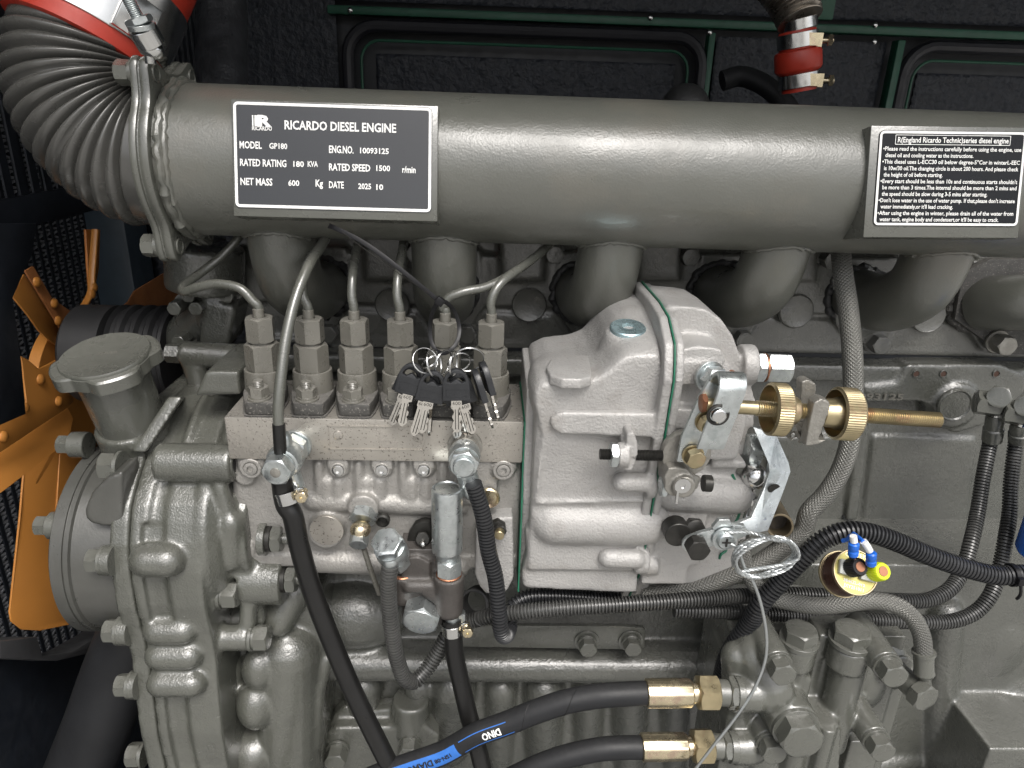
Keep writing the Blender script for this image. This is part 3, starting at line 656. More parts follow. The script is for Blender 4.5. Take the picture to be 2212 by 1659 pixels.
# runners down to the head
tops = [(607,520),(960,530),(1320,540),(1678,552),(2025,560),(2400,570)]
ends = [(694,622),(966,630),(1258,632),(1555,632),(1855,640),(2120,655)]
for i, ((u0, v0), (u1, v1)) in enumerate(zip(tops, ends)):
    xt_ = P(u0, v0, YM).x; mz = ma.z+(mbv.z-ma.z)*(xt_-ma.x)/(mbv.x-ma.x); t = V((xt_, YM, mz-RM*0.6)); e = P(u1, v1, YH-0.012)
    rt = 0.0276
    pts = [t, t-EZ*0.014, V((t.x*0.72+e.x*0.28, YM+0.012, e.z+0.030)), V((t.x*0.30+e.x*0.70, YM+0.044, e.z+0.008)), V((t.x*0.06+e.x*0.94, YM+0.076, e.z+0.001)), e]
    if i == 5: pts = [P(2500,640,0.13), P(2350,648,0.13), P(2230,652,0.14), P(2150,654,0.165), e]
    mb = MB(); mb.tube(pts, rt, n=36, k=8); r_o = man.part('runner', mb, M_pipe)
    mb = MB(); bead(mb, e+EY*0.004, EY, rt+0.002, 0.0042, seed=i*3.3, jit=0.5); man.part('weld_bead', mb, M_dark if i < 5 else M_rough, parent=r_o)
    if i < 5:
        q = V((t.x, YM, ma.z-RM*0.985)); mb = MB(); pts = []
        for k in range(61):
            a = 2*math.pi*k/60; xx = rt*math.cos(a)*1.03; yy = rt*math.sin(a)*1.03
            pts.append(V((t.x+xx, YM+yy, mz-math.sqrt(max(0, RM*RM-yy*yy))+0.0015*noise.noise(V((xx*300, yy*300, i))))))
        mb.tube(pts, lambda s, L: 0.0019*(1+0.25*math.sin(s*700)), n=8, smooth=False, closed=True, cap=False); man.part('weld_bead', mb, M_pipe, parent=r_o)
# flange plate of the last runner (bare steel behind it)
mb = MB(); mb.prism([P(2080,590,YH-0.018), P(2140,560,YH-0.018), P(2330,560,YH-0.018), P(2330,770,YH-0.018), P(2150,765,YH-0.018), P(2125,735,YH-0.018), P(2062,690,YH-0.018)], EY*0.009); man.part('runner_flange', mb, M_rough, bevel=0.001)
mb = MB(); p = P(2152,737,YH-0.02); bolt_mb(mb, p, -EY, S(p, 19), 0.016, washer=S(p, 25)); man.part('bolt', mb, M_fe)
for u, v, s_ in ((1868,662,1),):
    mb = MB(); mb.prism([P(u-70,v-60,YH-0.012), P(u+10,v-90,YH-0.012), P(u+60,v-40,YH-0.012), P(u+55,v+45,YH-0.012), P(u-15,v+72,YH-0.012), P(u-62,v+40,YH-0.012)], EY*0.009); man.part('runner_flange', mb, M_block, bevel=0.001)
# ------------------------------------------------------------------ data plates
YPL = YM-RM-0.0045
class Pl:
    """a plate on the pipe: own plane, own axes; g(u, v) = where on that plane the photograph shows it"""
    def __init__(s, u, v, tilt, roll):
        s.c = P(u, v, YPL); s.n = V((0, -math.cos(tilt), math.sin(tilt))); s.x = V((math.cos(roll), 0, math.sin(roll))); s.x = (s.x-s.n*s.x.dot(s.n)).normalized(); s.y = s.n.cross(s.x)
    def g(s, u, v):
        d = _f + _r*((u-CX)/FPX) - _u*((v-CY)/FPX); p = CAM+d*((s.c-CAM).dot(s.n)/d.dot(s.n))-s.c; return p.dot(s.x), p.dot(s.y)
    def w(s, a, b, h=0.0): return s.c+s.x*a+s.y*b+s.n*h
    def box(s, mb, a0, a1, b0, b1, h0, h1): mb.box(s.w((a0+a1)/2, (b0+b1)/2, (h0+h1)/2), (a1-a0, b1-b0, h1-h0), Matrix((s.x, s.y, s.n)).transposed())
    def rr(s, a0, a1, b0, b1, r, h, k=6):
        pts = []
        for ca, cb, t0 in ((a1-r, b1-r, 0), (a0+r, b1-r, 90), (a0+r, b0+r, 180), (a1-r, b0+r, 270)):
            for i in range(k+1): a = R(t0+90*i/k); pts.append(s.w(ca+r*math.cos(a), cb+r*math.sin(a), h))
        return pts
    def frame(s, mb, a0, a1, b0, b1, r, wd, h, th=0.0003):
        A = mb.ring(s.rr(a0,a1,b0,b1,r,h)); B = mb.ring(s.rr(a0,a1,b0,b1,r,h+th)); q = (a0+wd,a1-wd,b0+wd,b1-wd,max(r-wd,0.0004)); C = mb.ring(s.rr(*q,h+th)); D_ = mb.ring(s.rr(*q,h))
        mb.bridge(A, B); mb.bridge(B, C); mb.bridge(C, D_)
def build_plate(F, cor, grow, bw, m_face):
    (ul, vl), (ur, vr), (ut, vt), (ub, vb) = cor
    a0 = F.g(ul, vl)[0]; a1 = F.g(ur, vr)[0]; b1 = F.g(ut, vt)[1]; b0 = F.g(ub, vb)[1]
    c0, c1, c2, c3 = a0-grow[0], a1+grow[1], b0-grow[2], b1+grow[3]
    mb = MB(); F.box(mb, c0, c1, c2, c3, -0.0028, -0.0008); F.box(mb, c0, c0+0.0018, c2, c3, -0.032, -0.0026); F.box(mb, c1-0.0018, c1, c2, c3, -0.032, -0.0026); F.box(mb, c0+0.0018, c1-0.0018, c2, c2+0.0018, -0.024, -0.0026)
    man.part('plate_carrier', mb, M_smooth, bevel=0.0007)
    mb = MB(); mb.prism(F.rr(a0,a1,b0,b1,0.0035,0.0), -F.n*0.0008); pl = man.part('data_plate', mb, m_face)
    mb = MB(); F.frame(mb, a0+0.0004, a1-0.0004, b0+0.0004, b1-0.0004, 0.0033, bw, 0.0001); man.part('plate_border', mb, M_white, parent=pl); return pl
def letters(pl, F, items, bold=0.024):
    mb = MB()
    for s, (u0, v0), u1, hpx in items:
        a = F.g(u0, v0); b = F.g(u1, v0); put_text(mb, s, F.w(a[0], a[1], 0.0004), F.x, F.y, b[0]-a[0], S(F.c, hpx), bold)
    man.part('lettering', mb, M_white, parent=pl)
F1 = Pl(720, 342, R(14), R(0.0))
pl = build_plate(F1, ((505,330),(933,345),(720,225),(720,454)), (0.0015,0.0042,0.0060,0.0015), 0.0020, M_plate)
letters(pl, F1, [('RICARDO', (545,281), 588, 8), ('RICARDO DIESEL ENGINE', (615,279), 856, 18),
    ('MODEL', (518,320), 566, 14.5), ('GP180', (582,321), 621, 11.5), ('ENG.NO.', (711,330), 764, 15), ('10093125', (778,331), 840, 11.5),
    ('RATED RATING', (519,358), 619, 14.5), ('180', (634,360), 657, 11.5), ('KVA', (665,360), 687, 11.5), ('RATED SPEED', (711,368), 800, 14.5), ('1500', (813,369), 843, 11.5), ('r/min', (869,373), 898, 13.5),
    ('NET MASS', (520,399), 589, 14.5), ('600', (623,401), 647, 11.5), ('Kg', (682,403), 698, 14.5), ('DATE', (711,406), 743, 14), ('2025', (774,408), 802, 11.5), ('10', (813,410), 828, 11.5)])
mb = MB(); a = F1.g(545,272); h = S(F1.c, 22); w_ = S(F1.c, 42)
F1.box(mb, a[0], a[0]+w_*0.07, a[1], a[1]+h, 0.0001, 0.0004); F1.box(mb, a[0]+w_*0.12, a[0]+w_*0.40, a[1], a[1]+h, 0.0001, 0.00035)
put_text(mb, 'R', F1.w(a[0]+w_*0.28, a[1], 0.0004), F1.x, F1.y, w_*0.72, h, 0.05); man.part('emblem', mb, M_white, parent=pl)
F2 = Pl(2050, 386, R(13), R(1.2))
pl = build_plate(F2, ((1893,384),(2208,390),(2050,283),(2050,488.5)), (0.0062,0.0020,0.0085,0.0035), 0.0017, M_plate2)
def e2(x): return (2932+x/1.6591)/1.82278
rows = [(903,1805,985,'\u2022Please read the instructions carefully before using the engine, use'),(917,1492,1028,'diesel oil and cooling water as the instructions.'),
 (897,1795,1070,'\u2022This diesel uses L-ECC30 oil below degree-5\u00b0Cor in winterL-EEC'),(908,1785,1113,'is 10w/30 oil.The changing circle is about 200 hours. And please check'),(905,1290,1155,'the height of oil before starting.'),
 (885,1778,1197,"\u2022Every start should be less than 10s and continuous starts shouldn't"),(897,1773,1238,'be more than 3 times.The internal should be more than 2 mins and'),(893,1582,1280,'the speed should be slow during 3-5 mins after starting.'),
 (872,1762,1322,"\u2022Don't lose water in the use of water pump. If that,please don't increase"),(885,1357,1363,"water immediately,or it'll lead cracking."),
 (865,1752,1405,'\u2022After using the engine in winter, please drain all of the water from'),(878,1655,1446,"water tank, engine body and condensert,or it'll be easy to crack.")]
it = [('R(England Ricardo Technic)series diesel engine', (e2(998), 930/3.0242), e2(1722), 11)]
for xa, xb, y, s in rows: it.append((s, (e2(xa), y/3.0242-0.5), e2(xb), 8.4))
letters(pl, F2, it, 0.016)
mb = MB(); a = F2.g(e2(980), 945/3.0242); b = F2.g(e2(1738), 888/3.0242); F2.frame(mb, a[0], b[0], a[1], b[1], 0.0006, 0.0004, 0.0002); man.part('title_box', mb, M_white, parent=pl)
# ------------------------------------------------------------------ the ribbed elbow
cf = ma-EX*w2*0.97; ps = []; piv = TA(905, 470, YM); rb = (cf-piv).length
cf0 = V((cf.x, cf.y, cf.z)); top = TA(415, 215, YM-0.005)
Rb = (cf.z-piv.z)*-1
vx = -EX; vz = EZ
cpath = []
rad_b = abs(cf.z-piv.z)
for i in range(0, 60):
    a = R(113)*i/59; cpath.append(V((cf.x - rad_b*1.00*math.sin(a), YM+0.026*(i/59)**2, piv.z - rad_b*math.cos(a))))
cpath = [cf+EX*0.0]+cpath[1:]
r0 = RM*0.93
def rib(s, L):
    if s < 0.012: return r0*0.97
    if s > L-0.012: return r0*0.97
    n = 13.0; t = (s-0.012)/(L-0.024)*n; q = (t % 1.0)
    return r0*(0.905+0.135*max(0.0, math.sin(math.pi*q))**0.7)
mb = MB(); mb.tube(cpath, rib, n=80, smooth=False, step=0.0011); cor.part('bellows', mb, M_bellow, ang=75)
fr = mb.frames[-1]; e_, t_ = fr[0], fr[1]
clt = Thing('red_hose_joint', 'red silicone hose with polished T bolt clamp at the top left corner', 'hose joint', e_)
mb = MB(); mb.lathe(e_-t_*0.011, t_, [(0, r0*1.00), (0.001, r0*1.05), (0.010, r0*1.055), (0.060, r0*1.05), (0.075, r0*1.05), (0.20, r0*1.04), (0.21, r0*0.9)], 72); clt.part('sleeve', mb, M_red)
mb = MB(); mb.ringtube(e_+t_*0.001, e_+t_*0.046, r0*1.085, r0*1.04, 96); clp = clt.part('clamp_band', mb, M_steel)
rd = (EX*0.80-EY*0.60); rd = (rd-t_*rd.dot(t_)).normalized(); tg = t_.cross(rd).normalized()
if tg.z > 0: tg = -tg
cb = e_+t_*0.017+rd*(r0*1.11)
mb = MB(); mb.box(cb-tg*0.0, (0.005, 0.028, 0.030), Matrix((rd, tg, t_)).transposed()); clt.part('clamp_lug', mb, M_steel, bevel=0.001, parent=clp)
mb = MB(); pA, pB = TA(810,-60,YM-RM-0.02), TA(925,165,YM-RM-0.012); thread(mb, pA, pB, 0.0042, 0.0011); clt.part('clamp_stud', mb, M_zinc, parent=clp)
dd = (pB-pA).normalized(); mb = MB(); mb.hexn(TA(895,110,YM-RM-0.013), TA(920,160,YM-RM-0.012), 0.0078); mb.cyl(TA(918,155,YM-RM-0.012), TA(930,190,YM-RM-0.011), 0.0088)
clt.part('clamp_nut', mb, M_zinc, parent=clp)
mb = MB(); mb.cyl(TA(925,180,YM-RM-0.010), TA(990,290,YM-RM-0.004), 0.0095); mb.capsule(TA(960,310,YM-RM), TA(1010,330,YM-RM), 0.006); mb.cyl(TA(975,330,YM-RM), TA(985,420,YM-RM), 0.0035); clt.part('trunnion', mb, M_steel, parent=clp)
# ================================================================== in-line injection pump
def at(u, v, Y, dx=0, dy=0, dz=0): return P(u, v, Y)+V((dx,dy,dz))
pump = Thing('injection_pump', 'six outlet diesel injection pump with speckled aluminium body in the middle', 'injection pump', P(800,1000,0.03))
zt = P(800,906,0.0).z; zb = P(800,996,0.0).z; xl_ = P(487,930,0.0).x; xg = 0.0327
zbot = P(800,1228,0.008).z
# machined top block
mb = MB()
mb.bb(V((xl_, 0.0, zb+0.0)), V((xg-0.0002, 0.085, zt)))
mb2 = mb; pump.part('top_block', mb, M_mach, bevel=0.0012)
mb = MB(); a = TG(655,1275,0.0); b = TG(1278,1130,0.0)
for x0_, x1_, z0_, z1_ in ((a.x,b.x,b.z-0.0008,b.z+0.0004),(a.x,b.x,a.z,a.z+0.0010),(a.x,a.x+0.0010,a.z,b.z),(b.x-0.0010,b.x,a.z,b.z)):
    mb.bb(V((x0_, -0.0007, z0_)), V((x1_, 0.001, z1_)))
pump.part('label_recess', mb, M_mach)
for x in (715, 1240):
    mb = MB(); p = TG(x, 1185 if x < 1000 else 1200, 0.0); mb.lathe(p, -EY, [(0, 0.0042), (0.0008, 0.0036), (0.0012, 0.002), (0.0012, 0.0003)], 14, cap0=False); pump.part('rivet', mb, M_mach)
# cast body
mb = MB()
xbl = P(515,1100,0.01).x
yb = 0.010
mb.bb(V((xbl, yb, zbot)), V((xg-0.0002, 0.090, zb)))
mb.bb(V((xbl, yb-0.002, zbot)), V((xg-0.0002, yb+0.01, P(800,1200,yb).z)))
tabs = (715, 1000, 1275)
for x in tabs:
    c = TG(x, 1410, 0.002); mb.bb(V((c.x-S(c,23), 0.002, c.z)), V((c.x+S(c,23), 0.02, zb+0.0005))); mb.lathe(c+EY*0.02, -EY, [(0, S(c,23)), (0.018, S(c,23)), (0.0185, S(c,21))], 28)
for x, y in ((140,1400),(1795,1412)):
    c = TG(x, y, 0.001); r = S(c, 25); mb.lathe(c+EY*0.03, -EY, [(0, r*1.1), (0.030, r), (0.0305, r*0.9)], 28); mb.bb(V((c.x-r*1.2, 0.004, c.z-r*0.3)), V((c.x+r*1.2, 0.03, zb)))
# vertical fins and waists between the screw tabs
for x in (590, 850, 1140, 1400, 1560):
    mb.capsule(TG(x, 1370, yb-0.001), TG(x+6, 1600, yb+0.001), 0.0042, 12)
for x in (640, 720, 900, 990, 1200, 1290):
    mb.capsule(TG(x, 1480, yb+0.003), TG(x, 1600, yb+0.003), 0.0075, 14)
mb.capsule(TG(560,1600,yb+0.004), TG(1500,1640,yb+0.004), 0.010)
mb.capsule(TK(520,290,yb+0.005), TK(1500,330,yb+0.005), 0.012)
mb.bb(V((TG(1500,1350,0).x, 0.003, TG(1500,1659,0).z)), V((TG(1760,1350,0).x, 0.03, zb)))
c = TK(635,115,0.0); mb.lathe(c+EY*0.03, -EY, [(0, S(c,40)), (0.034, S(c,37)), (0.0345, S(c,36))], 40)
c = TG(880,1660,0.001); mb.lathe(c+EY*0.02, -EY, [(0, S(c,33)), (0.022, S(c,33))], 32)
# left mounting flange
mb.prism([P(500,1010,0.012), P(545,1005,0.012), P(560,1235,0.012), P(520,1240,0.012), P(505,1150,0.012)], EY*0.05)
for v in (1030, 1190): c = P(528,v,0.006); mb.cyl(c+EY*0.03, c, 0.009)
pump.part('body', mb, M_pump, vox=0.0016, smooth=3)
mb = MB(); c = TK(640,110,-0.0048); mb.cyl(c+EY*0.003, c, S(c,36), n=48); pump.part('machined_end_cap', mb, M_mach)
def socket_screw(th, c, r, m=M_steel, d=-EY, name='socket_screw'):
    mb = MB(); mb.hexn(c-d*0.001, c+d*r*0.35, r, sides=24, k=2, bore=r*0.52); th.part(name, mb, m)
for x in tabs: c = TG(x, 1412, 0.0015); mb = MB(); mb.ringtube(c+EY*0.001, c-EY*0.0006, S(c,17), S(c,13)); pump.part('screw_seat', mb, M_pump); socket_screw(pump, c, S(c,12.5))
for x, y in ((145,1400),(1795,1412)): c = TG(x, y, 0.0); mb = MB(); mb.ringtube(c+EY*0.001, c-EY*0.0012, S(c,23), S(c,15)); pump.part('screw_seat', mb, M_pump); socket_screw(pump, c, S(c,14), M_pump)
c = TG(1700,1590,0.0); mb = MB(); mb.lathe(c, -EY, [(0, S(c,24)), (0.002, S(c,24)), (0.003, S(c,21)), (0.001, S(c,17)), (0.001, 0.0003)], 36); pump.part('round_cap', mb, M_gold)
# delivery valves
zf0 = zt; zf1 = -0.0200; YV = 0.035
us = [571,675,771,867,962,1059]; phs = [0.30,0.05,0.02,0.25,0.45,0.15]; ft = [556,660,760,855,950,1050]
for i, u in enumerate(us):
    x = P(u, 800, YV).x; c = V((x, YV, zf1)); dv = None
    fx = P(ft[i], 850, 0.008).x
    ca, sa = (x-fx), (YV-0.010); ln = math.hypot(ca, sa); dx_, dy_ = ca/ln, sa/ln
    pts = []
    wd = 0.0140
    # slanted diamond-like clamp flange with rounded nose
    nx, ny = dy_, -dx_
    A = V((fx, 0.008, zf0))
    outline = [(-0.0070,-0.0095),(-0.0088,-0.006),(-0.0088,0.0115),(-0.0070,0.0145),(0.004,0.0165),(0.024,0.0175),(0.036,0.0165),(0.052,0.012),(0.058,0.006),(0.058,-0.008),(0.052,-0.014),(0.034,-0.0175),(0.018,-0.0165),(0.002,-0.0125)]
    pts = [V((A.x + t*dx_*1.0 + s_*1.0, max(0.0015, 0.009 + t*0.93), zf0+0.0014)) for t, s_ in outline]
    mb = MB(); mb.prism(pts, EZ*(zf1-zf0-0.0014)); dv = pump.part('delivery_valve', mb, M_rough, bevel=0.0016)
    mb = MB(); mb.prism([V((q.x+(0.001 if q.x > A.x else -0.001), q.y-0.0008, zf0)) for q in pts], EZ*0.0013); pump.part('shim_plate', mb, M_rough, parent=dv)
    r = 0.0161
    mb = MB(); mb.lathe(c, EZ, [(-0.001, r*1.02), (0.006, r*1.0), (0.0155, r*0.985), (0.0170, r*0.97), (0.0172, r*0.86), (0.0150, r*0.84)], 44); pump.part('collar', mb, M_nut, parent=dv)
    X_ = V((math.cos(phs[i]), math.sin(phs[i]), 0)); z1_ = 0.0190
    mb = MB(); mb.hexn(V((x,YV,-0.0050)), V((x,YV,z1_)), 0.0121, x=X_); mb.lathe(V((x,YV,z1_-0.0005)), EZ, [(0,0.0088),(0.0035,0.0086)], 30); pump.part('valve_holder', mb, M_nut, parent=dv)
    X_ = V((math.cos(phs[i]+0.4), math.sin(phs[i]+0.4), 0))
    mb = MB(); mb.hexn(V((x,YV,z1_+0.0015)), V((x,YV,z1_+0.0215)), 0.0103, x=X_, bore=0.0050); pump.part('union_nut', mb, M_nut, parent=dv)
    mb = MB(); mb.cyl(V((x,YV,z1_+0.014)), V((x,YV,z1_+0.0285)), 0.0044, n=24, ch=0.0004); pump.part('sleeve', mb, M_nut, parent=dv)
    p = V((fx+0.0004, 0.0105, zf1))
    mb = MB(); mb.cyl(p, p+EZ*0.0016, 0.0094, n=28); mb.cyl(p+EZ*0.0016, p+EZ*0.0034, 0.0080, n=28); mb.hexn(p+EZ*0.0034, p+EZ*0.0104, 0.0072, x=V((1,0.3*i,0)), chb=False); thread(mb, p+EZ*0.0102, p+EZ*0.0155, 0.0042, 0.0011)
    pump.part('stud_nut', mb, M_nut, parent=dv)
# injection pipes
def pipe(pts, r, m, name, label, cat, group=None, **kw):
    mb = MB(); mb.tube(pts, r, n=kw.pop('n', 18), k=kw.pop('k', 8), **kw); return single(name, mb, m, label, cat, group, ang=70)
zs = 0.0475
def vtop(u): x = P(u, 800, YV).x; return [V((x,YV,0.040)), V((x,YV,zs+0.002))]
rp = 0.0037; lab = 'injection pipe'; grp = 'injection pipes above the pump'
pipe(vtop(571)+[P(548,652,YV), P(520,624,YV+0.002), P(470,613,YV+0.006), P(425,621,YV+0.010), P(398,630,YV+0.018), P(396,618,YV+0.028), P(430,592,YV+0.045), P(480,552,YV+0.06), P(520,505,YV+0.07), P(530,470,YV+0.08)], rp, M_smooth, 'injection_pipe', 'leftmost injection pipe, looping left then folding back behind the intake pipe', lab, grp)
pipe(vtop(675)+[P(655,640,YV+0.002), P(656,600,YV+0.012), P(668,560,YV+0.03), P(690,522,YV+0.06), P(705,490,YV+0.09)], rp, M_smooth, 'injection_pipe', 'second injection pipe from the left, hidden in part by the overflow hose', lab, grp)
pipe(vtop(771)+[P(760,640,YV+0.002), P(762,590,YV+0.012), P(768,550,YV+0.035), P(776,500,YV+0.075)], rp, M_smooth, 'injection_pipe', 'third injection pipe from the left, rising nearly straight', lab, grp)
pipe(vtop(867)+[P(858,640,YV+0.002), P(860,590,YV+0.012), P(868,545,YV+0.035), P(874,500,YV+0.075)], rp, M_smooth, 'injection_pipe', 'fourth injection pipe from the left, rising straight just left of the cable tie', lab, grp)
pipe(vtop(962)+[P(957,666,YV), P(968,645,YV-0.001), P(1000,631,YV), P(1050,620,YV+0.006), P(1100,595,YV+0.018), P(1150,560,YV+0.04), P(1195,520,YV+0.07)], rp, M_smooth, 'injection_pipe', 'fifth injection pipe, bending right inside the loop of the cable tie', lab, grp)
pipe(vtop(1059)+[P(1060,660,YV), P(1066,635,YV+0.002), P(1085,608,YV+0.008), P(1125,578,YV+0.025), P(1165,548,YV+0.045), P(1208,510,YV+0.075)], rp, M_smooth, 'injection_pipe', 'rightmost injection pipe, curving up right towards the middle runner', lab, grp)
pipe([P(605,975,-0.031), P(603,930,-0.031), P(601,890,-0.029), P(606,820,-0.022), P(618,730,-0.008), P(640,640,0.010), P(668,572,0.03), P(700,520,0.062), P(715,480,0.09)], 0.0041, M_smooth, 'overflow_pipe', 'long grey overflow pipe curving from the left banjo up behind the intake pipe', 'pipe')
# sooty lower end of the overflow pipe
mb = MB(); mb.tube([P(606,982,-0.031), P(604,950,-0.031), P(602,915,-0.030)], 0.0048, n=18); single('pipe_sleeve', mb, M_rubber, 'black sleeve on the bottom end of the overflow pipe', 'sleeve')
# ------------------------------------------------------------------ banjo unions
bj = Thing('banjo_union', 'zinc banjo union at the left of the pump feeding the smooth black hose', 'banjo union', P(639,958,0.0))
c0 = TG(440,1245,0.0); ax_ = -EY+V((-0.10,0,-0.05)); ax_.normalize()
mb = MB(); mb.cyl(c0+EY*0.002, c0+ax_*0.003, 0.0130, n=40); bj.part('washer', mb, M_zinc)
mb = MB(); mb.hexn(c0+ax_*0.003, c0+ax_*0.013, 0.0108, x=EZ); bj.part('adapter_nut', mb, M_zinc)
mb = MB(); mb.lathe(c0, ax_, [(0.013,0.009),(0.0145,0.012),(0.019,0.0135),(0.027,0.0138),(0.031,0.0125),(0.0325,0.010)], 40); mb.capsule(c0+ax_*0.023+EZ*0.008, c0+ax_*0.023+EZ*0.0175, 0.0062); mb.cyl(c0+ax_*0.023+V((0.002,0,-0.008)), c0+ax_*0.023+V((0.006,0.002,-0.030)), 0.0075)
bj.part('eye', mb, M_zinc)
mb = MB(); mb.cyl(c0+ax_*0.0325, c0+ax_*0.034, 0.0112, n=36); mb.hexn(c0+ax_*0.034, c0+ax_*0.044, 0.0103, x=V((0.5,0,1))); bj.part('bolt', mb, M_zinc)
mb = MB(); mb.lathe(c0+ax_*0.044, ax_, [(0,0.0040),(0.0006,0.0040),(0.0012,0.002),(0.0012,0.0002)], 20, cap0=False); bj.part('bolt_centre', mb, M_fe)
bj2 = Thing('banjo_union', 'zinc banjo union under the keys, joined to ribbed tubing', 'banjo union', P(1006,960,0.0))
c0 = TG(1545,1250,0.0); ax_ = -EY+V((0.0,0,-0.03)); ax_.normalize()
mb = MB(); mb.cyl(c0+EY*0.002, c0+ax_*0.003, 0.0140, n=40); mb.cyl(c0+ax_*0.003, c0+ax_*0.010, 0.0112, n=40); bj2.part('adapter_nut', mb, M_fe)
mb = MB(); mb.cyl(c0+ax_*0.010, c0+ax_*0.0112, 0.0108, n=40); bj2.part('seal_washer', mb, M_copper)
mb = MB(); mb.lathe(c0, ax_, [(0.011,0.010),(0.0125,0.0122),(0.017,0.0128),(0.022,0.0125),(0.0245,0.011)], 40); mb.capsule(c0+ax_*0.018-EZ*0.008, c0+ax_*0.018+V((0.006,0,-0.030)), 0.0085); bj2.part('eye', mb, M_zinc)
mb = MB(); mb.cyl(c0+ax_*0.0245, c0+ax_*0.0262, 0.0118, n=36); mb.hexn(c0+ax_*0.0262, c0+ax_*0.034, 0.0104, x=V((1,0,0.2))); mb.lathe(c0+ax_*0.034, ax_, [(-0.0005,0.0085),(0.003,0.0083),(0.0036,0.0075),(0.0034,0.0003)], 32, cap0=False); bj2.part('bolt', mb, M_zinc)
# smooth hose down from the left banjo
sh = Thing('fuel_hose', 'smooth shiny black fuel hose running from the left banjo down to the bottom edge', 'hose', P(620,1060,-0.035))
mb = MB(); hp = [P(608,1035,-0.030), P(618,1090,-0.032), TK(415,0,-0.033), TK(460,200,-0.035), TK(540,480,-0.038), TK(660,800,-0.042), TK(800,1130,-0.048), TK(950,1440,-0.055), TK(1085,1700,-0.06), TK(1180,1850,-0.062), V((-0.02,-0.055,-0.50)), V((0.0,0.0,-0.66))]
mb.tube(hp, 0.0081, n=28, k=12); sh.part('hose', mb, M_rubber, ang=70)
def hose_clamp(th, c, d, r, side, m=M_steel, w_=0.010):
    d = d.normalized(); mb = MB(); mb.ringtube(c-d*w_/2, c+d*w_/2, r*1.08, r*0.99, 44); cl = th.part('hose_clamp', mb, m)
    side = (side-d*side.dot(d)).normalized(); n_ = d.cross(side)
    mb = MB(); q = c+side*(r*1.25); mb.box(q, (0.006,0.0025,w_*0.9), Matrix((side, n_, d)).transposed()); th.part('clamp_ear', mb, m, parent=cl, bevel=0.0004)
    mb = MB(); q = c+side*(r*1.45); f = n_ if n_.y < 0 else -n_; mb.cyl(q-f*0.004, q+f*0.006, 0.0030, n=16); mb.hexn(q+f*0.005+side*0.001, q+f*0.0095+side*0.001, 0.0042, bore=0.0012); th.part('clamp_screw', mb, M_gold, parent=cl); return cl
hc = P(622,1078,-0.0315); hose_clamp(sh, TG(385,1580,-0.032), TK(415,0,-0.033)-P(608,1035,-0.030), 0.0085, EX+V((0,0,0.3)))
# ------------------------------------------------------------------ round fitting, lever rod, black spring clip at the pump base
fb2 = Thing('drain_fitting', 'brass coloured banjo with zinc bolt head left of the large hose end', 'fitting', TK(860,100,-0.005))
mb = MB(); mb.hexn(TK(890,-20,0.004), TK(875,45,-0.004), 0.0105); fb2.part('nut', mb, M_zinc)
mb = MB(); mb.ball(TK(862,100,-0.010), 0.0086, 28, 16, (1,1,0.85)); fb2.part('eye', mb, M_gold)
mb = MB(); mb.hexn(TK(858,135,-0.010), TK(848,205,-0.019), 0.0070, x=EX); fb2.part('bolt', mb, M_zinc)
mb = MB(); mb.tube([TK(885,230,-0.010), TK(930,370,-0.006), TK(985,520,0.0)], 0.0024, n=12); fb2.part('pipe', mb, M_nut)
c = TK(1010,30,0.0); mb = MB(); mb.lathe(c, -EY, [(0,0.006),(0.004,0.006),(0.005,0.0045),(0.001,0.003),(0.001,0.0002)], 24); pump.part('socket_plug', mb, M_rod)
for u, v in ((300,165),(395,430)):
    t = Thing('flange_bolt', '%s' % ('upper grey hex nut with dark washer left of the smooth black hose' if v < 300 else 'lower grey hex nut with dark washer left of the smooth black hose'), 'bolt', TK(u,v,0.005))
    mb = MB(); p = TK(u-45, v-5, 0.008); mb.cyl(p-EX*0.006, p+EX*0.0, 0.0145, n=36); t.part('washer', mb, M_cast)
    mb = MB(); mb.cyl(p, p+EX*0.004, 0.0115, n=36); t.part('spring_washer', mb, M_rod)
    mb = MB(); mb.hexn(p+EX*0.004, p+EX*0.013, 0.0105, x=EZ); mb.cyl(p+EX*0.013, p+EX*0.018, 0.005); t.part('nut', mb, M_smooth)
# ------------------------------------------------------------------ feed pump
fp = Thing('feed_pump', 'brown cast iron fuel feed pump with zinc hand primer and big round plug', 'feed pump', TK(1330,400,-0.02))
mb = MB()
cR = TK(1440,400,-0.022)
mb.lathe(V((cR.x, cR.y, TK(1440,650,-0.022).z)), EZ, [(0,0.0100),(0.004,0.0120),(TK(1440,395,-0.022).z-TK(1440,650,-0.022).z, 0.0128)], 36)
cL = TK(1135,400,-0.012); mb.lathe(V((cL.x, cL.y, TK(1140,560,-0.012).z)), EZ, [(0,0.0100),(TK(1140,380,-0.012).z-TK(1140,560,-0.012).z, 0.0120)], 36)
mb.bb(TK(1120,230,-0.016), TK(1440,600,0.01)); mb.prism([TK(1130,210,0.0), TK(1250,190,0.0), TK(1330,230,0.0), TK(1330,480,0.0), TK(1180,480,0.0)], -EY*0.02)
c = TK(1262,640,-0.018); mb.lathe(c+EY*0.03, -EY, [(0,0.0175),(0.028,0.0175),(0.030,0.0165)], 40); mb.capsule(TK(1300,480,-0.02), TK(1420,560,-0.022), 0.008)
mb.capsule(TK(1180,470,-0.022), TK(1330,470,-0.022), 0.006)
fp.part('housing', mb, M_iron, vox=0.0014, smooth=3)
mb = MB(); mb.ringtube(V((cR.x,cR.y,TK(1440,393,-0.022).z)), V((cR.x,cR.y,TK(1440,385,-0.022).z)), 0.0108, 0.006); fp.part('seal_washer', mb, M_copper)
z0_ = TK(1430,385,-0.022).z
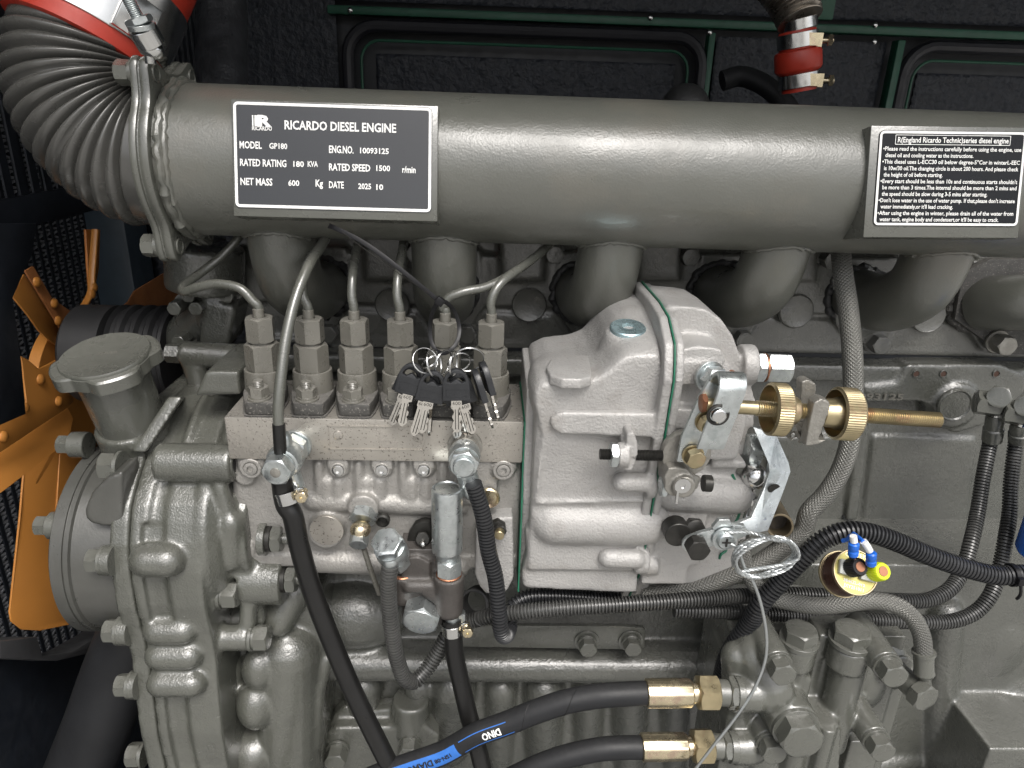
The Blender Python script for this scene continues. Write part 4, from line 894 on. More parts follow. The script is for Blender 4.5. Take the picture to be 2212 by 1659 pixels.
pr = Thing('hand_primer', 'zinc plated hand primer cylinder standing on the feed pump', 'primer pump', V((cR.x, cR.y, z0_)))
mb = MB(); mb.hexn(V((cR.x,cR.y,z0_)), V((cR.x,cR.y,TK(1425,290,-0.022).z)), 0.0098, x=V((1,-0.4,0))); pr.part('hex_base', mb, M_zinc)
mb = MB(); zt0 = TK(1425,290,-0.022).z; zt1 = TG(1400,1530,-0.022).z; h_ = zt1-zt0
mb.lathe(V((cR.x-0.0015,cR.y,zt0)), EZ, [(0,0.0088),(0.004,0.0092),(0.008,0.0122),(0.010,0.0126),(h_-0.002,0.0126),(h_,0.0120),(h_+0.0006,0.0108),(h_-0.0004,0.0098),(h_-0.0004,0.0002)], 44, cap0=True); pr.part('barrel', mb, M_zinc)
pg = Thing('hex_plug', 'big domed zinc hexagon plug on the front of the feed pump', 'plug', TK(1250,675,-0.03))
dpl = (-EY+V((-0.12,0,-0.22))).normalized(); c = TK(1265,645,-0.022)
mb = MB(); mb.hexn(c-dpl*0.006, c+dpl*0.010, 0.0150, x=V((1,0,0.35)), chb=False); mb.lathe(c+dpl*0.0098, dpl, [(0,0.0143),(0.0008,0.0139),(0.0012,0.010),(0.0014,0.0003)], 48, cap0=False); pg.part('head', mb, M_zinc)
# big banjo end on the left column
bb = Thing('banjo_union', 'large zinc banjo with hexagon cap bolt at the top of the hanging ribbed hose', 'banjo union', TK(1065,230,-0.03))
dz_ = (EZ+V((-0.18,-0.62,0))).normalized(); c = TK(1068,245,-0.028)
mb = MB(); mb.lathe(c, dz_, [(-0.009,0.009),(-0.008,0.0125),(0.0,0.0132),(0.006,0.0128),(0.008,0.0120)], 40); mb.capsule(c, TK(1058,300,-0.036), 0.0075); bb.part('eye', mb, M_zinc)
mb = MB(); mb.cyl(c+dz_*0.008, c+dz_*0.0098, 0.0126, n=40); mb.hexn(c+dz_*0.0098, c+dz_*0.020, 0.0112, x=V((1,0.1,0))); bb.part('bolt', mb, M_zinc)
mb = MB(); mb.hexn(c-dz_*0.022, c-dz_*0.009, 0.0098); bb.part('nut', mb, M_zinc)
mb = MB(); mb.ringtube(V((cL.x,cL.y,TK(1140,382,-0.012).z)), V((cL.x,cL.y,TK(1140,372,-0.012).z)), 0.0110, 0.007); bb.part('seal_washer', mb, M_copper)
# black clip plate behind the primer
ck = Thing('pump_clip', 'black clip plate with a bright stud beside the hand primer', 'clip', TK(1240,120,-0.006))
mb = MB(); mb.prism([TK(1165,175,-0.004), TK(1175,130,-0.004), TK(1215,70,-0.004), TK(1260,50,-0.004), TK(1320,50,-0.004), TK(1330,215,-0.004), TK(1180,225,-0.004)], EY*0.008); ck.part('plate', mb, M_rod, bevel=0.0015)
mb = MB(); mb.hexn(TK(1265,150,-0.004), TK(1268,165,-0.012), 0.0055); ck.part('nut', mb, M_rod)
mb = MB(); mb.capsule(TK(1268,175,-0.010), TK(1270,195,-0.018), 0.0026); ck.part('stud', mb, M_steel)
# outlet hose with clamp below the right column
oh = Thing('fuel_hose', 'matt black fuel hose hanging from the feed pump down to the bottom edge', 'hose', TK(1465,700,-0.022))
mb = MB(); mb.cyl(TK(1460,640,-0.022), TK(1462,700,-0.023), 0.0062); mb.hexn(TK(1500,640,-0.018), TK(1500,690,-0.019), 0.006); oh.part('hose_tail', mb, M_zinc)
mb = MB(); hq = [TK(1458,685,-0.023), TK(1466,780,-0.024), TK(1480,930,-0.026), TK(1520,1110,-0.030), TK(1565,1300,-0.036), TK(1620,1500,-0.043), TK(1665,1680,-0.050), TK(1700,1850,-0.055), V((0.06,-0.04,-0.52)), V((0.07,0.01,-0.66))]
mb.tube(hq, 0.0081, n=28, k=12); oh.part('hose', mb, M_rubber, ang=70)
hose_clamp(oh, TK(1462,745,-0.0235), hq[1]-hq[0], 0.0084, EX+V((0,0,-0.3)))
# lower right housing of the pump (rounded box with brass screw)
cc = Thing('pump_side_cover', 'rounded aluminium cover with brass screw between feed pump and governor', 'cover', TL(100,300,-0.004))
mb = MB(); mb.prism([TL(-45,90,-0.006), TL(20,60,-0.006), TL(90,30,-0.006), TL(200,20,-0.006), TL(205,420,-0.006), TL(170,490,-0.006), TL(120,545,-0.006), TL(20,520,-0.006), TL(-20,480,-0.006), TL(-50,400,-0.006)], EY*0.06)
cc.part('casting', mb, M_alu, vox=0.0016, smooth=8)
mb = MB(); mb.prism([TL(60,60,-0.010), TL(100,45,-0.010), TL(150,70,-0.010), TL(155,130,-0.010), TL(120,165,-0.010), TL(80,160,-0.010)], EY*0.006); cc.part('clamp_pad', mb, M_rod, bevel=0.001)
mb = MB(); p = TL(112,100,-0.010); mb.hexn(p, p-EY*0.004, 0.005); mb2 = MB(); mb2.cyl(p-EY*0.003, p+V((-0.0005,-0.010,0.0)), 0.0040, n=20); cc.part('nut', mb, M_rod); cc.part('screw', mb2, M_brass)
mb = MB(); mb.ringtube(TK(1640,560,0.03), TK(1600,590,0.01), 0.014, 0.011); cc.part('lower_seal', mb, M_dark)
# ================================================================== governor housing
XC = 0.1374; X0 = 0.0335
gov = Thing('governor_housing', 'bright cast aluminium governor housing with green gasket and hex socket plug', 'governor', V((0.09, 0.02, -0.05)))
def OX(lst, x=XC, dy=0.0): return [PX(u, v, x)+V((0,dy,0)) for u, v in lst]
prof = [(1420,655),(1441,690),(1455,740),(1455,780),(1453,820),(1432,950),(1412,1060),(1395,1160),(1382,1230),(1357,1285)]
def section(x, grow=0.0, back=0.095):
    q = OX(prof); q = [V((x, p.y-grow, p.z+(grow if i < 2 else 0))) for i, p in enumerate(q)]
    return [V((x, back, q[0].z))] + q + [V((x, back, q[-1].z))]
mb = MB()
def gp(x, y, Y): return TH(x, y, Y)
# the body is lofted through four outlines, from the back to the flat of the front
lay = [
 (0.045, [(292,900),(295,780),(330,690),(420,645),(600,625),(690,590),(745,530),(790,455),(850,390),(930,352),(1130,332),(1190,700),(1180,1620),(310,1640),(350,1150)]),
 (-0.016, [(310,945),(312,850),(352,785),(440,765),(640,772),(740,740),(805,690),(855,640),(905,600),(975,580),(1150,575),(1185,800),(1180,1620),(330,1640),(372,1150)]),
 (-0.031, [(375,1010),(378,940),(425,905),(500,885),(670,880),(770,845),(840,790),(895,735),(940,705),(1000,690),(1160,680),(1185,850),(1180,1600,-0.018),(375,1620,-0.016),(400,1180,-0.029)])]
lr = [[gp(q[0], q[1], q[2] if len(q) > 2 else Y) for q in pts] for Y, pts in lay]
lr.insert(0, [V((p.x, 0.092, p.z)) for p in lr[0]])
rows3 = [lr[0], lr[1]]
for i in range(1, 9):
    t = i/8; row = []
    for k in range(len(lr[1])):
        a, b, c_ = lr[1][k], lr[2][k], lr[3][k]; q = b*2-(a+c_)*0.5; row.append(a*(1-t)**2+q*(2*t*(1-t))+c_*t*t)
    rows3.append(row)
rg3 = [mb.ring(r_) for r_ in rows3]
for A, B in zip(rg3, rg3[1:]): mb.bridge(B, A)
mb.f.append(tuple(rg3[0])); mb.f.append(tuple(reversed(rg3[-1])))
# lower rear body down to its flat bottom
mb.prism([TL(275,100,-0.012), TL(290,260,-0.012), TL(255,400,-0.012), TL(262,480,-0.012), TL(300,492,-0.012), TL(940,522,-0.012), TL(1010,520,-0.012), TL(1040,100,-0.012)], EY*0.08)
mb.bb(V((X0+0.006, -0.016, P(1250,1240,-0.02).z)), V((XC-0.004, 0.09, 0.0)))
mb.prism([V((X0+0.006,-0.026,-0.02)), V((X0+0.006,-0.018,-0.11)), V((X0+0.006,0.05,-0.11)), V((X0+0.006,0.05,-0.02))], EX*(XC-X0-0.010))
gov_body = mb
# motor-like bulge low on the front
a = TL(335,20,-0.006); b = TL(1060,20,-0.006); rb_ = 0.0215; mb.capsule(V((a.x+rb_*0.8,-0.006,a.z-0.001)), V((b.x,-0.006,a.z-0.001)), rb_, 32)
c = TH(948,500,0.006); dpg = (EZ+V((0,-0.20,0))).normalized(); mb.lathe(c-dpg*0.030, dpg, [(0,0.024),(0.028,0.0175),(0.0305,0.0155)], 32)
gov.part('front_housing', mb, M_alu, vox=0.0017, smooth=13)
mb = MB()
# flanges at either end
mb.prism(section(XC-0.0075, 0.003), EX*0.0073)
mb.prism([V((X0, 0.095, 0.0)), V((X0, -0.001, -0.003)), V((X0,-0.004,-0.10)), V((X0, 0.004,-0.185)), V((X0,0.095,-0.185))], EX*0.008)
# long raised pad, capsules, lugs
mb.prism([TH(1145,1045,-0.0345), TH(540,1035,-0.0345), TH(490,1045,-0.0345), TH(448,1075,-0.0345), TH(440,1110,-0.0345), TH(460,1150,-0.0345), TH(510,1180,-0.0345), TH(1145,1205,-0.0345)], EY*0.02)
mb.capsule(TH(905,1492,-0.030), TH(1075,1495,-0.028), 0.0075)
mb.capsule(TL(820,285,-0.018), TL(1000,290,-0.020), 0.0085)
mb.lathe(TH(1065,1490,-0.022), EX, [(0,0.013),(XC-TH(1065,1490,-0.022).x,0.013)], 24); mb.lathe(TL(985,290,-0.012), EX, [(0,0.013),(0.012,0.013)], 24)
gov.part('flanges_and_lugs', mb, M_alu, vox=0.0014, smooth=3)
# raised round pad on the low deck
mb = MB(); q = [TH(x, y, 0.012) for x, y in ((712,660),(520,655),(440,690),(415,740),(440,790),(520,815),(640,818),(712,800))]
zq = sum(p.z for p in q)/8
q = [PZ((1900+x/1.6591)/1.82278, (1000+y/1.6591)/1.82278, P(1181,757,0.02).z-0.0015) for x, y in ((712,662),(520,655),(440,690),(415,740),(440,790),(520,815),(640,818),(712,800))]
mb.prism(q, -EZ*0.008); gov.part('deck_pad', mb, M_alu, bevel=0.0015, segs=3)
# gaskets
mb = MB(); mb.prism(section(XC-0.0002, 0.0034), EX*0.0010); gov.part('gasket', mb, M_gasket)
mb = MB(); mb.prism([V((X0-0.0010,0.09,zt+0.0004)), V((X0-0.0010,-0.0008,zt+0.0004)), V((X0-0.0010,-0.0012,-0.08)), V((X0-0.0010,-0.0065,-0.10)), V((X0-0.0010,-0.0065,-0.192)), V((X0-0.0010,0.09,-0.192))], EX*0.0012); gov.part('gasket', mb, M_gasket)
# socket plug
d = dpg; c = c+d*0.0005
mb = MB(); mb.lathe(c, d, [(-0.003,0.0140),(0.0022,0.0140),(0.0030,0.0132),(0.0032,0.0055),(-0.0005,0.0052),(-0.0005,0.0002)], 6*8); gov.part('socket_plug', mb, mat('blue_zinc', (0.45,0.60,0.64), 0.3, 0.85, var=0.15, vscale=200))
mb = MB(); r6 = MB(); pr6 = []
X_, Y_, D_ = basis(d); ring_o = [c+d*0.0034+(X_*math.cos(2*math.pi*i/36)+Y_*math.sin(2*math.pi*i/36))*0.0072 for i in range(36)]
def hexr(th, a): al = (th % (math.pi/3))-math.pi/6; return a/math.cos(al)
ring_i = [c+d*0.0034+(X_*math.cos(2*math.pi*i/36)+Y_*math.sin(2*math.pi*i/36))*hexr(2*math.pi*i/36, 0.0046) for i in range(36)]
A = mb.ring(ring_o); B = mb.ring(ring_i); C = mb.ring([p-d*0.0045 for p in ring_i]); mb.bridge(A, B); mb.bridge(B, C); mb.f.append(tuple(C)); gov.part('hex_recess', mb, MATS['blue_zinc'])
# rear cover
rcv = Thing('governor_rear_cover', 'cast aluminium rear cover of the governor behind the levers', 'governor cover', V((0.17,0.02,-0.05)))
mb = MB()
x1c = XC+0.0012
mb.prism(section(x1c, 0.002), EX*0.007)
silr = [(1215,335),(1380,348),(1460,362),(1560,425),(1640,540),(1690,680),(1755,850),(1780,950),(1745,1130),(1700,1320),(1180,1380),(1230,900),(1235,600)]
mb.prism([TH(x, y, 0.012) for x, y in silr], EY*0.07)
silr2 = [(1245,700),(1540,690),(1600,740),(1680,850),(1730,960),(1720,1130),(1660,1340),(1180,1360),(1200,1000)]
mb.prism([TH(x, y, -0.012) for x, y in silr2], EY*0.06)
mb.prism([TH(x, y, -0.020) for x, y in ((1240,640),(1400,600),(1560,620),(1590,700),(1540,800),(1240,860))], EY*0.05)
mb.prism([TH(x, y, -0.022) for x, y in ((1235,705),(1480,705),(1550,740),(1550,870),(1235,860))], EY*0.05)
mb.prism([TH(x, y, -0.022) for x, y in ((1210,1010),(1400,1020),(1480,1060),(1480,1150),(1200,1150))], EY*0.05)
mb.prism([TH(1500,1355,-0.010), TH(1725,1355,-0.010), TH(1725,1405,-0.010), TH(1500,1405,-0.010)], EY*0.07)
mb.prism([TH(1140,1350,-0.006), TH(1660,1400,-0.006), TH(1640,1659,-0.006), TL(1600,90,-0.006), TL(1300,120,-0.006), TL(1080,120,-0.006)], EY*0.07)
c = TH(1460,1560,0.0); mb.capsule(TH(1250,1540,-0.004), TH(1640,1560,0.0), 0.018)
mb.capsule(TL(1110,100,-0.010), TL(1310,105,-0.010), 0.0055); mb.bb(TL(1090,0,-0.012), TL(1320,125,0.04))
mb.bb(TL(1065,205,-0.012), TL(1250,280,0.03)); mb.cyl(TL(1180,260,0.01), TL(1640,262,0.01), 0.006); mb.bb(TL(1200,140,0.0), TL(1560,250,0.05))
mb.cyl(TL(1020,330,-0.010), TL(1140,322,-0.010), 0.0095); mb.prism([TL(1010,330,0.0), TL(1110,330,0.0), TL(1085,505,0.01), TL(1000,540,0.01)], EY*0.05)
mb.cyl(TI(-40,720,0.02), TI(62,720,0.02), 0.0165); mb.prism([TH(1700,1000,0.012), TH(1790,960,0.012), TH(1770,1140,0.012), TH(1690,1140,0.012)], EY*0.03)
rcv.part('casting', mb, M_alu, vox=0.0016, smooth=5)
mb = MB(); q = [TH(1630,1440,-0.0065), TH(1660,1500,-0.0075), TH(1685,1570,-0.008), TH(1688,1640,-0.008), TL(1670,20,-0.008), TL(1640,70,-0.007), TL(1600,160,-0.004), TL(1590,240,-0.001), TL(1560,262,-0.002), TL(1548,290,0.0)]
mb.tube(q, 0.0011, n=8); rcv.part('gasket', mb, M_gasket)
mb = MB(); p = TH(1475,795,-0.024); bolt_mb(mb, p, (-EY+EX*0.3), 0.0088, 0.010, washer=0.0120); rcv.part('plug', mb, M_zinc)
mb = MB(); mb.cyl(TH(1620,790,0.0), TH(1620,790,0.0)+V((0,-0.006,0)), 0.0045); rcv.part('rust_screw', mb, M_copper)
# hex screw on the far right top
gs = Thing('stop_screw', 'long zinc hexagon screw with copper washer at the upper right of the governor', 'screw', TI(70,740,0.02))
mb = MB(); mb.hexn(TI(62,738,0.015), TI(122,740,0.015), 0.0112, x=V((0,-1,0.25))); gs.part('nut', mb, M_zinc)
mb = MB(); mb.cyl(TI(122,740,0.015), TI(133,740,0.015), 0.0118); gs.part('seal_washer', mb, M_copper)
mb = MB(); mb.hexn(TI(133,741,0.015), TI(290,745,0.015), 0.0108, x=V((0,-1,0.25))); gs.part('cap_nut', mb, M_zinc)
gs2 = Thing('black_stop_screw', 'black threaded screw with lock nut through the lug on the governor front', 'screw', TH(950,1310,-0.045))
mb = MB(); thread(mb, TH(765,1308,-0.046), TH(1175,1318,-0.046), 0.0043, 0.0011); gs2.part('screw', mb, M_rod)
mb = MB(); mb.hexn(TH(832,1310,-0.046), TH(882,1311,-0.046), 0.0085, x=V((0,-1,0.3))); gs2.part('lock_nut', mb, M_zinc)
mb = MB(); mb.cyl(TH(880,1311,-0.046), TH(950,1312,-0.046), 0.0095); mb.prism([TH(945,1175,-0.050), TH(990,1165,-0.050), TH(1015,1240,-0.050), TH(1015,1320,-0.050), TH(975,1420,-0.050), TH(925,1415,-0.050), TH(935,1300,-0.050)], EY*0.022); mb.prism([TH(905,1190,-0.038), TH(960,1165,-0.038), TH(960,1290,-0.038), TH(905,1270,-0.038)], EY*0.012)
gs2.part('lug', mb, M_alu, vox=0.0011, smooth=2)
# ================================================================== speed lever
lev = Thing('speed_lever', 'zinc speed lever with folded top, brass bolts and clamped shaft on the governor', 'lever', TH(1340,1310,-0.045))
def T6(x, y, Y): return P((2600+x/2.0733)/1.82278, (1400+y/2.0733)/1.82278, Y)
mb = MB(); c = TH(1335,1315,-0.046); r = S(c, 54); mb.lathe(c+EY*0.008, -EY, [(0,r*0.98),(0.001,r),(0.0065,r),(0.0075,r*0.97)], 56); lev.part('disc', mb, M_fe)
mb = MB(); c2 = TH(1312,1512,-0.050)
mb.prism([TH(1215,1400,-0.055), TH(1260,1395,-0.055), TH(1330,1400,-0.055), TH(1385,1460,-0.055), TH(1385,1530,-0.055), TH(1358,1590,-0.055), TH(1220,1580,-0.055), TH(1190,1540,-0.055), TH(1190,1450,-0.055)], EY*0.024); mb.lathe(TH(1305,1500,-0.053), -EY, [(0,S(c2,25)),(0.006,S(c2,25)),(0.0065,S(c2,23))], 32)
mb.cyl(TH(1330,1420,-0.042), TH(1300,1500,-0.045), 0.012); lev.part('clamp_hub', mb, M_fe, vox=0.0010, smooth=2)
mb = MB(); c2 = TH(1306,1512,-0.0600); mb.lathe(c2, -EY, [(0,S(c2,18)),(0.0012,S(c2,17.5)),(0.0012,S(c2,6)),(-0.0005,S(c2,5)),(-0.0005,0.0002)], 30); mb.box(c2+V((-0.003,0.0005,-0.010)), (0.0016,0.003,0.010)); lev.part('shaft_end', mb, M_steel)
mb = MB(); mb.hexn(TH(1195,1520,-0.045), TH(1160,1520,-0.045), 0.0075, x=EZ); lev.part('clamp_nut', mb, M_zinc)
mb = MB(); mb.cyl(TH(1440,1497,-0.040), TH(1494,1500,-0.040), 0.0066); lev.part('pin', mb, M_rod)
mb = MB(); ys = -0.0565
mb.prism([TH(1270,1358,ys), TH(1440,1372,ys), TH(1515,1150,ys-0.002), TH(1545,1020,ys-0.003), TH(1560,880,ys-0.003), TH(1480,830,ys-0.002), TH(1420,930,ys-0.001), TH(1300,1200,ys)], EY*0.0038); lev.part('strap', mb, M_zinc, bevel=0.0006)
# folded top (a U seen from its end) and hanging tab
mb = MB(); yy = -0.058; tp = []
o_ = [TH(1380,1080,yy), TH(1440,950,yy), TH(1470,860,yy), TH(1480,800,yy)]
outer = [(1425,1090),(1475,960),(1490,860),(1505,815),(1560,795)]
# fold: the strap rolls over a horizontal edge and comes down in front
A_ = TH(1480,905,yy); wv = V((S(A_, 58), 0, 0)); 
path = [(0.0, -0.030), (0.0, 0.0), (-0.0015, 0.0055), (-0.0060, 0.0095), (-0.0115, 0.0098), (-0.0158, 0.0060), (-0.0172, 0.0), (-0.0172, -0.040)]
base = TH(1475,860,yy)
def lp(y, z, k=0.0): n_ = V((0, y, z)); return base + n_ + V((-0.19*0.0,0,0))
inner = []
th_ = 0.0034
pts = [V((0,y,z)) for y, z in path]; pts = catmull(pts, 5)
outl = []; inl = []
for i, p in enumerate(pts):
    t = (pts[min(i+1,len(pts)-1)]-pts[max(i-1,0)]).normalized(); n_ = V((0, t.z, -t.y)); 
    sl = V((0.22*p.z, 0, 0)) if p.z < 0 else V((0.22*p.z,0,0))
    outl.append(base+p+sl); inl.append(base+p+sl+n_*th_)
mb.prism(outl+list(reversed(inl)), wv); lev.part('folded_end', mb, M_zinc, bevel=0.0008)
mb = MB(); p = TH(1540,1052,-0.0795); mb.lathe(p, -EY, [(-0.002,0.0050),(0.003,0.0050),(0.0036,0.0042),(0.0036,0.0002)], 24, cap0=False); lev.part('pivot_pin', mb, M_steel)
mb = MB(); pts = [p+EY*0.0005+V((0.0068*math.cos(a), 0, 0.0068*math.sin(a))) for a in [R(75+300*i/24) for i in range(25)]]; mb.tube(pts, 0.0013, n=8, smooth=False); lev.part('circlip', mb, M_rod)
for x, y, yy_ in ((1378,1325,-0.0575),(1465,1105,-0.0580)):
    mb = MB(); p = TH(x-6, y-14, yy_); mb.cyl(p, p-EY*0.0018, 0.0082, n=32); mb.hexn(p-EY*0.0016, p+V((0.001,-0.0085,-0.001)), 0.0066, x=V((1,0,0.3))); lev.part('brass_bolt', mb, M_brass)
mb = MB(); mb.hexn(TH(1425,975,-0.066), TH(1460,975,-0.066), 0.0062, x=EZ); lev.part('rod_head', mb, M_copper)
# rod, knobs and fork
YR = -0.068
rod = Thing('threaded_rod', 'long brass coloured threaded rod passing through both knurled knobs', 'rod', TI(600,1040,YR))
a, b = TH(1455,985,YR), TI(1275,1085,YR); dr = (b-a).normalized(); Lr = (b-a).length
mb = MB(); mb.cyl(a, a+dr*0.040, 0.0050, n=24); rod.part('shank', mb, M_brass)
mb = MB(); thread(mb, a+dr*0.036, b, 0.0056, 0.0016, n=24, depth=0.17); rod.part('thread', mb, M_brass)
def on_rod(u): # point on the rod seen at picture x = u
    best = min(range(400), key=lambda i: abs(_proj(a+dr*(Lr*i/399))[0]-u)); return a+dr*(Lr*best/399)
def _proj(p):
    d = p-CAM; z = d.dot(_f); return (CX+FPX*d.dot(_r)/z, CY-FPX*d.dot(_u)/z)
def U_I(x): return (2932+x/1.6591)/1.82278
def knurled(label, x0_, x1_, rr, flip):
    p0 = on_rod(U_I(x0_)); p1 = on_rod(U_I(x1_)); Lk = (p1-p0).length
    t = Thing('knurled_knob', label, 'knob', p0, 'knurled knobs on the threaded rod')
    X_, Y_, D_ = basis(dr); mb = MB(); n = 128; rs = []
    for h, r_ in ((0,rr*0.90),(0.0002,rr*0.93),(0.0012,rr),(Lk-0.0012,rr),(Lk,rr*0.96)):
        rs.append(mb.ring([p0+D_*h+(X_*math.cos(2*math.pi*i/n)+Y_*math.sin(2*math.pi*i/n))*(r_*(1+(0.012 if i % 2 else -0.012)*(1 if r_ == rr else 0))) for i in range(n)]))
    for A, B in zip(rs, rs[1:]): mb.bridge(A, B)
    m_ = 0.0022
    for h, r_ in ((0.0004,rr-0.0018),(Lk-m_,rr-0.0024),(Lk-m_,0.0045)): rs.append(mb.ring([p0+D_*h+(X_*math.cos(2*math.pi*i/n)+Y_*math.sin(2*math.pi*i/n))*r_ for i in range(n)]))
    mb.bridge(rs[-3], rs[0]); mb.bridge(rs[-2], rs[-3]); mb.bridge(rs[-1], rs[-2])
    mb.bridge(rs[4], mb.ring([p0+D_*Lk+(X_*math.cos(2*math.pi*i/n)+Y_*math.sin(2*math.pi*i/n))*0.0045 for i in range(n)]))
    t.part('rim', mb, M_brass, ang=25); return t, p0, p1, Lk
k1, p0, p1, Lk = knurled('left knurled brass knob, open like a cup towards the speed lever', 150, 265, 0.0186, False)
mb = MB(); mb.lathe(p1-dr*0.001, dr, [(0,0.0098),(0.008,0.0098),(0.0095,0.0088),(0.0105,0.006)], 36); k1.part('hub', mb, M_brass)
k2, q0, q1, Lk2 = knurled('right knurled brass knob at the far side of the fork', 585, 715, 0.0186, True)
mb = MB(); mb.lathe(q0-dr*0.0105, dr, [(0,0.0088),(0.001,0.0100),(0.009,0.0104),(0.013,0.0120),(0.017,0.0122)], 36); k2.part('hub', mb, M_brass)
fk = Thing('rod_fork', 'forged steel fork holding the threaded rod between the knobs', 'fork', TI(480,1100,YR))
mb = MB(); xk0, xk1 = on_rod(U_I(440)).x, on_rod(U_I(520)).x
def fz(x, y, Y): return TI(x, y, Y)
pf = TI(500,960,YR-0.010); 
mb.prism([TI(452,975,YR-0.011), TI(500,945,YR-0.011), TI(558,965,YR-0.011), TI(560,1010,YR-0.011), TI(510,1150,YR-0.011), TI(470,1250,YR-0.011), TI(395,1255,YR-0.011), TI(420,1110,YR-0.011)], EY*0.010)
mb.prism([TI(372,835,YR+0.020), TI(415,820,YR+0.020), TI(468,850,YR+0.020), TI(470,890,YR+0.020), TI(440,1010,YR+0.020), TI(400,1100,YR+0.020), TI(340,1100,YR+0.020), TI(365,960,YR+0.020)], EY*0.010)
mb.prism([TI(395,1255,YR-0.011), TI(470,1250,YR-0.011), TI(440,1160,YR+0.03), TI(340,1120,YR+0.03), TI(330,1180,YR+0.01)], EX*0.006+EZ*0.004)
mb.prism([TI(215,1180,YR+0.018), TI(330,1120,YR+0.016), TI(420,1120,YR+0.010), TI(430,1180,YR-0.008), TI(395,1255,YR-0.010), TI(330,1245,YR), TI(240,1205,YR+0.010)], EY*0.010)
fk.part('forging', mb, M_fe, vox=0.0010, smooth=3)
# ================================================================== stop lever strap, ball joint, wire
st = Thing('stop_lever', 'bent flat zinc lever right of the governor reaching down to the cable coil', 'lever', T6(950,900,-0.02))
mb = MB(); mb.prism([T6(x,y,Y) for x,y,Y in ((760,585,0.0),(945,640,0.0),(1050,880,-0.012),(1060,950,-0.022),(1000,1130,-0.026),(880,1430,-0.034),(800,1445,-0.040),(590,1490,-0.046),(560,1400,-0.046),(740,1330,-0.040),(850,1080,-0.028),(895,950,-0.022),(885,880,-0.014))], V((0.0,0.0035,0.0005))); st.part('upper_strap', mb, M_zinc, bevel=0.0006)
mb = MB(); mb.prism([T6(x,y,-0.048) for x,y in ((600,1380),(560,1392),(330,1448),(215,1492),(180,1530),(178,1570),(205,1600),(250,1600),(420,1560),(700,1480),(720,1440),(690,1390))], V((0.0,0.0038,0.0005))); st.part('lower_strap', mb, M_zinc, bevel=0.0008)
mb = MB(); mb.lathe(T6(930,1095,-0.0255), -EY, [(0,0.0052),(0.0006,0.0050),(0.0006,0.0036),(0.0004,0.0002)], 24, cap0=False, cap1=True); st.part('hole', mb, M_rod)
mb = MB(); p = T6(285,1535,-0.048); bolt_mb(mb, p, -EY, 0.0082, 0.011, washer=0.0); st.part('black_bolt', mb, M_rod)
mb = MB(); p = T6(150,1480,-0.040); mb.cyl(p+EY*0.016, p+EY*0.002, 0.0105); mb.hexn(T6(290,1420,-0.030), T6(270,1400,-0.020), 0.0075); st.part('pivot_washer', mb, M_rod)
mb = MB(); p = T6(522,1492,-0.049); mb.cyl(p, p-EY*0.0020, 0.0098, n=36); mb.lathe(p-EY*0.002, -EY, [(0,0.0070),(0.003,0.0068),(0.004,0.0058),(0.0036,0.0003)], 30); ph = st.part('clamp_screw', mb, M_zinc)
mb = MB(); mb.box(p-EY*0.0062, (0.0070,0.0006,0.0014)); mb.box(p-EY*0.0064, (0.0014,0.0006,0.0070)); st.part('cross_slot', mb, M_rod, parent=ph)
mb = MB(); p = T6(500,1385,-0.044); mb.cyl(p, p-EY*0.004, 0.0085, n=6); st.part('square_nut', mb, M_zinc)
bjt = Thing('ball_joint', 'polished steel ball joint beside the stop lever', 'ball joint', T6(765,985,-0.005))
mb = MB(); mb.ball(T6(768,985,-0.006), 0.0108, 32, 20); mb.cyl(T6(768,985,-0.006), T6(860,985,-0.004), 0.0072); bjt.part('socket', mb, M_steel)
mb = MB(); mb.tube([T6(740,1080,-0.008), T6(735,1200,-0.008), T6(715,1300,-0.010), T6(700,1350,-0.012)], 0.0033, n=14); mb.hexn(T6(740,1150,-0.008), T6(738,1200,-0.008), 0.0052); bjt.part('rod_end', mb, M_steel)
mb = MB(); mb.hexn(T6(690,760,0.010), T6(800,765,0.010), 0.0125, x=V((0,-1,0.4))); rcv.part('side_plug', mb, M_zinc)
bt = Thing('open_tube', 'short open brass tube end behind the stop lever', 'tube', T6(975,1395,0.0))
mb = MB(); mb.ringtube(T6(978,1395,-0.004), T6(900,1250,0.04), 0.0112, 0.0092); bt.part('tube', mb, M_tube)
mb = MB(); mb.cyl(T6(950,1350,0.012), T6(945,1340,0.014), 0.0095); bt.part('tube_inside', mb, M_iron)
# wire cable: coil and tail
def strand(mb, pts, r, step=0.0016):
    pp, L = resample(catmull(pts, 10), step); T = []
    for q in range(3):
        out = []; x, y, _ = basis((pp[1]-pp[0]))
        for i, p in enumerate(pp):
            t = (pp[min(i+1,len(pp)-1)]-pp[max(i-1,0)]).normalized(); x = (x-t*x.dot(t)).normalized(); y = t.cross(x); a_ = i*step/0.0095*2*math.pi+q*2.094
            out.append(p+(x*math.cos(a_)+y*math.sin(a_))*r*0.50)
        mb.tube(out, r*0.60, n=7, smooth=False)
    mb.tube(pp, r*0.82, n=8, smooth=False)
wc = Thing('steel_cable', 'thin twisted steel cable coiled by the stop lever with its tail hanging down', 'cable', P(1648,1198,-0.055))
c = P(1648,1198,-0.058)
mb = MB(); pts = [T6(530,1450,-0.052), T6(640,1440,-0.053), T6(760,1450,-0.055)]
for k in range(3*14+4):
    a_ = R(80)-2*math.pi*k/14; e_k = 1+0.05*math.sin(k*0.9)+0.02*(k//14)
    pts.append(c+V((0.0232*math.cos(a_)*e_k, -0.004+0.004*math.sin(k*0.5)-0.010*math.sin(a_)*0.3, 0.0172*math.sin(a_)*e_k+0.0010*math.cos(k*1.3))))
pts.append(P(1600,1235,-0.060))
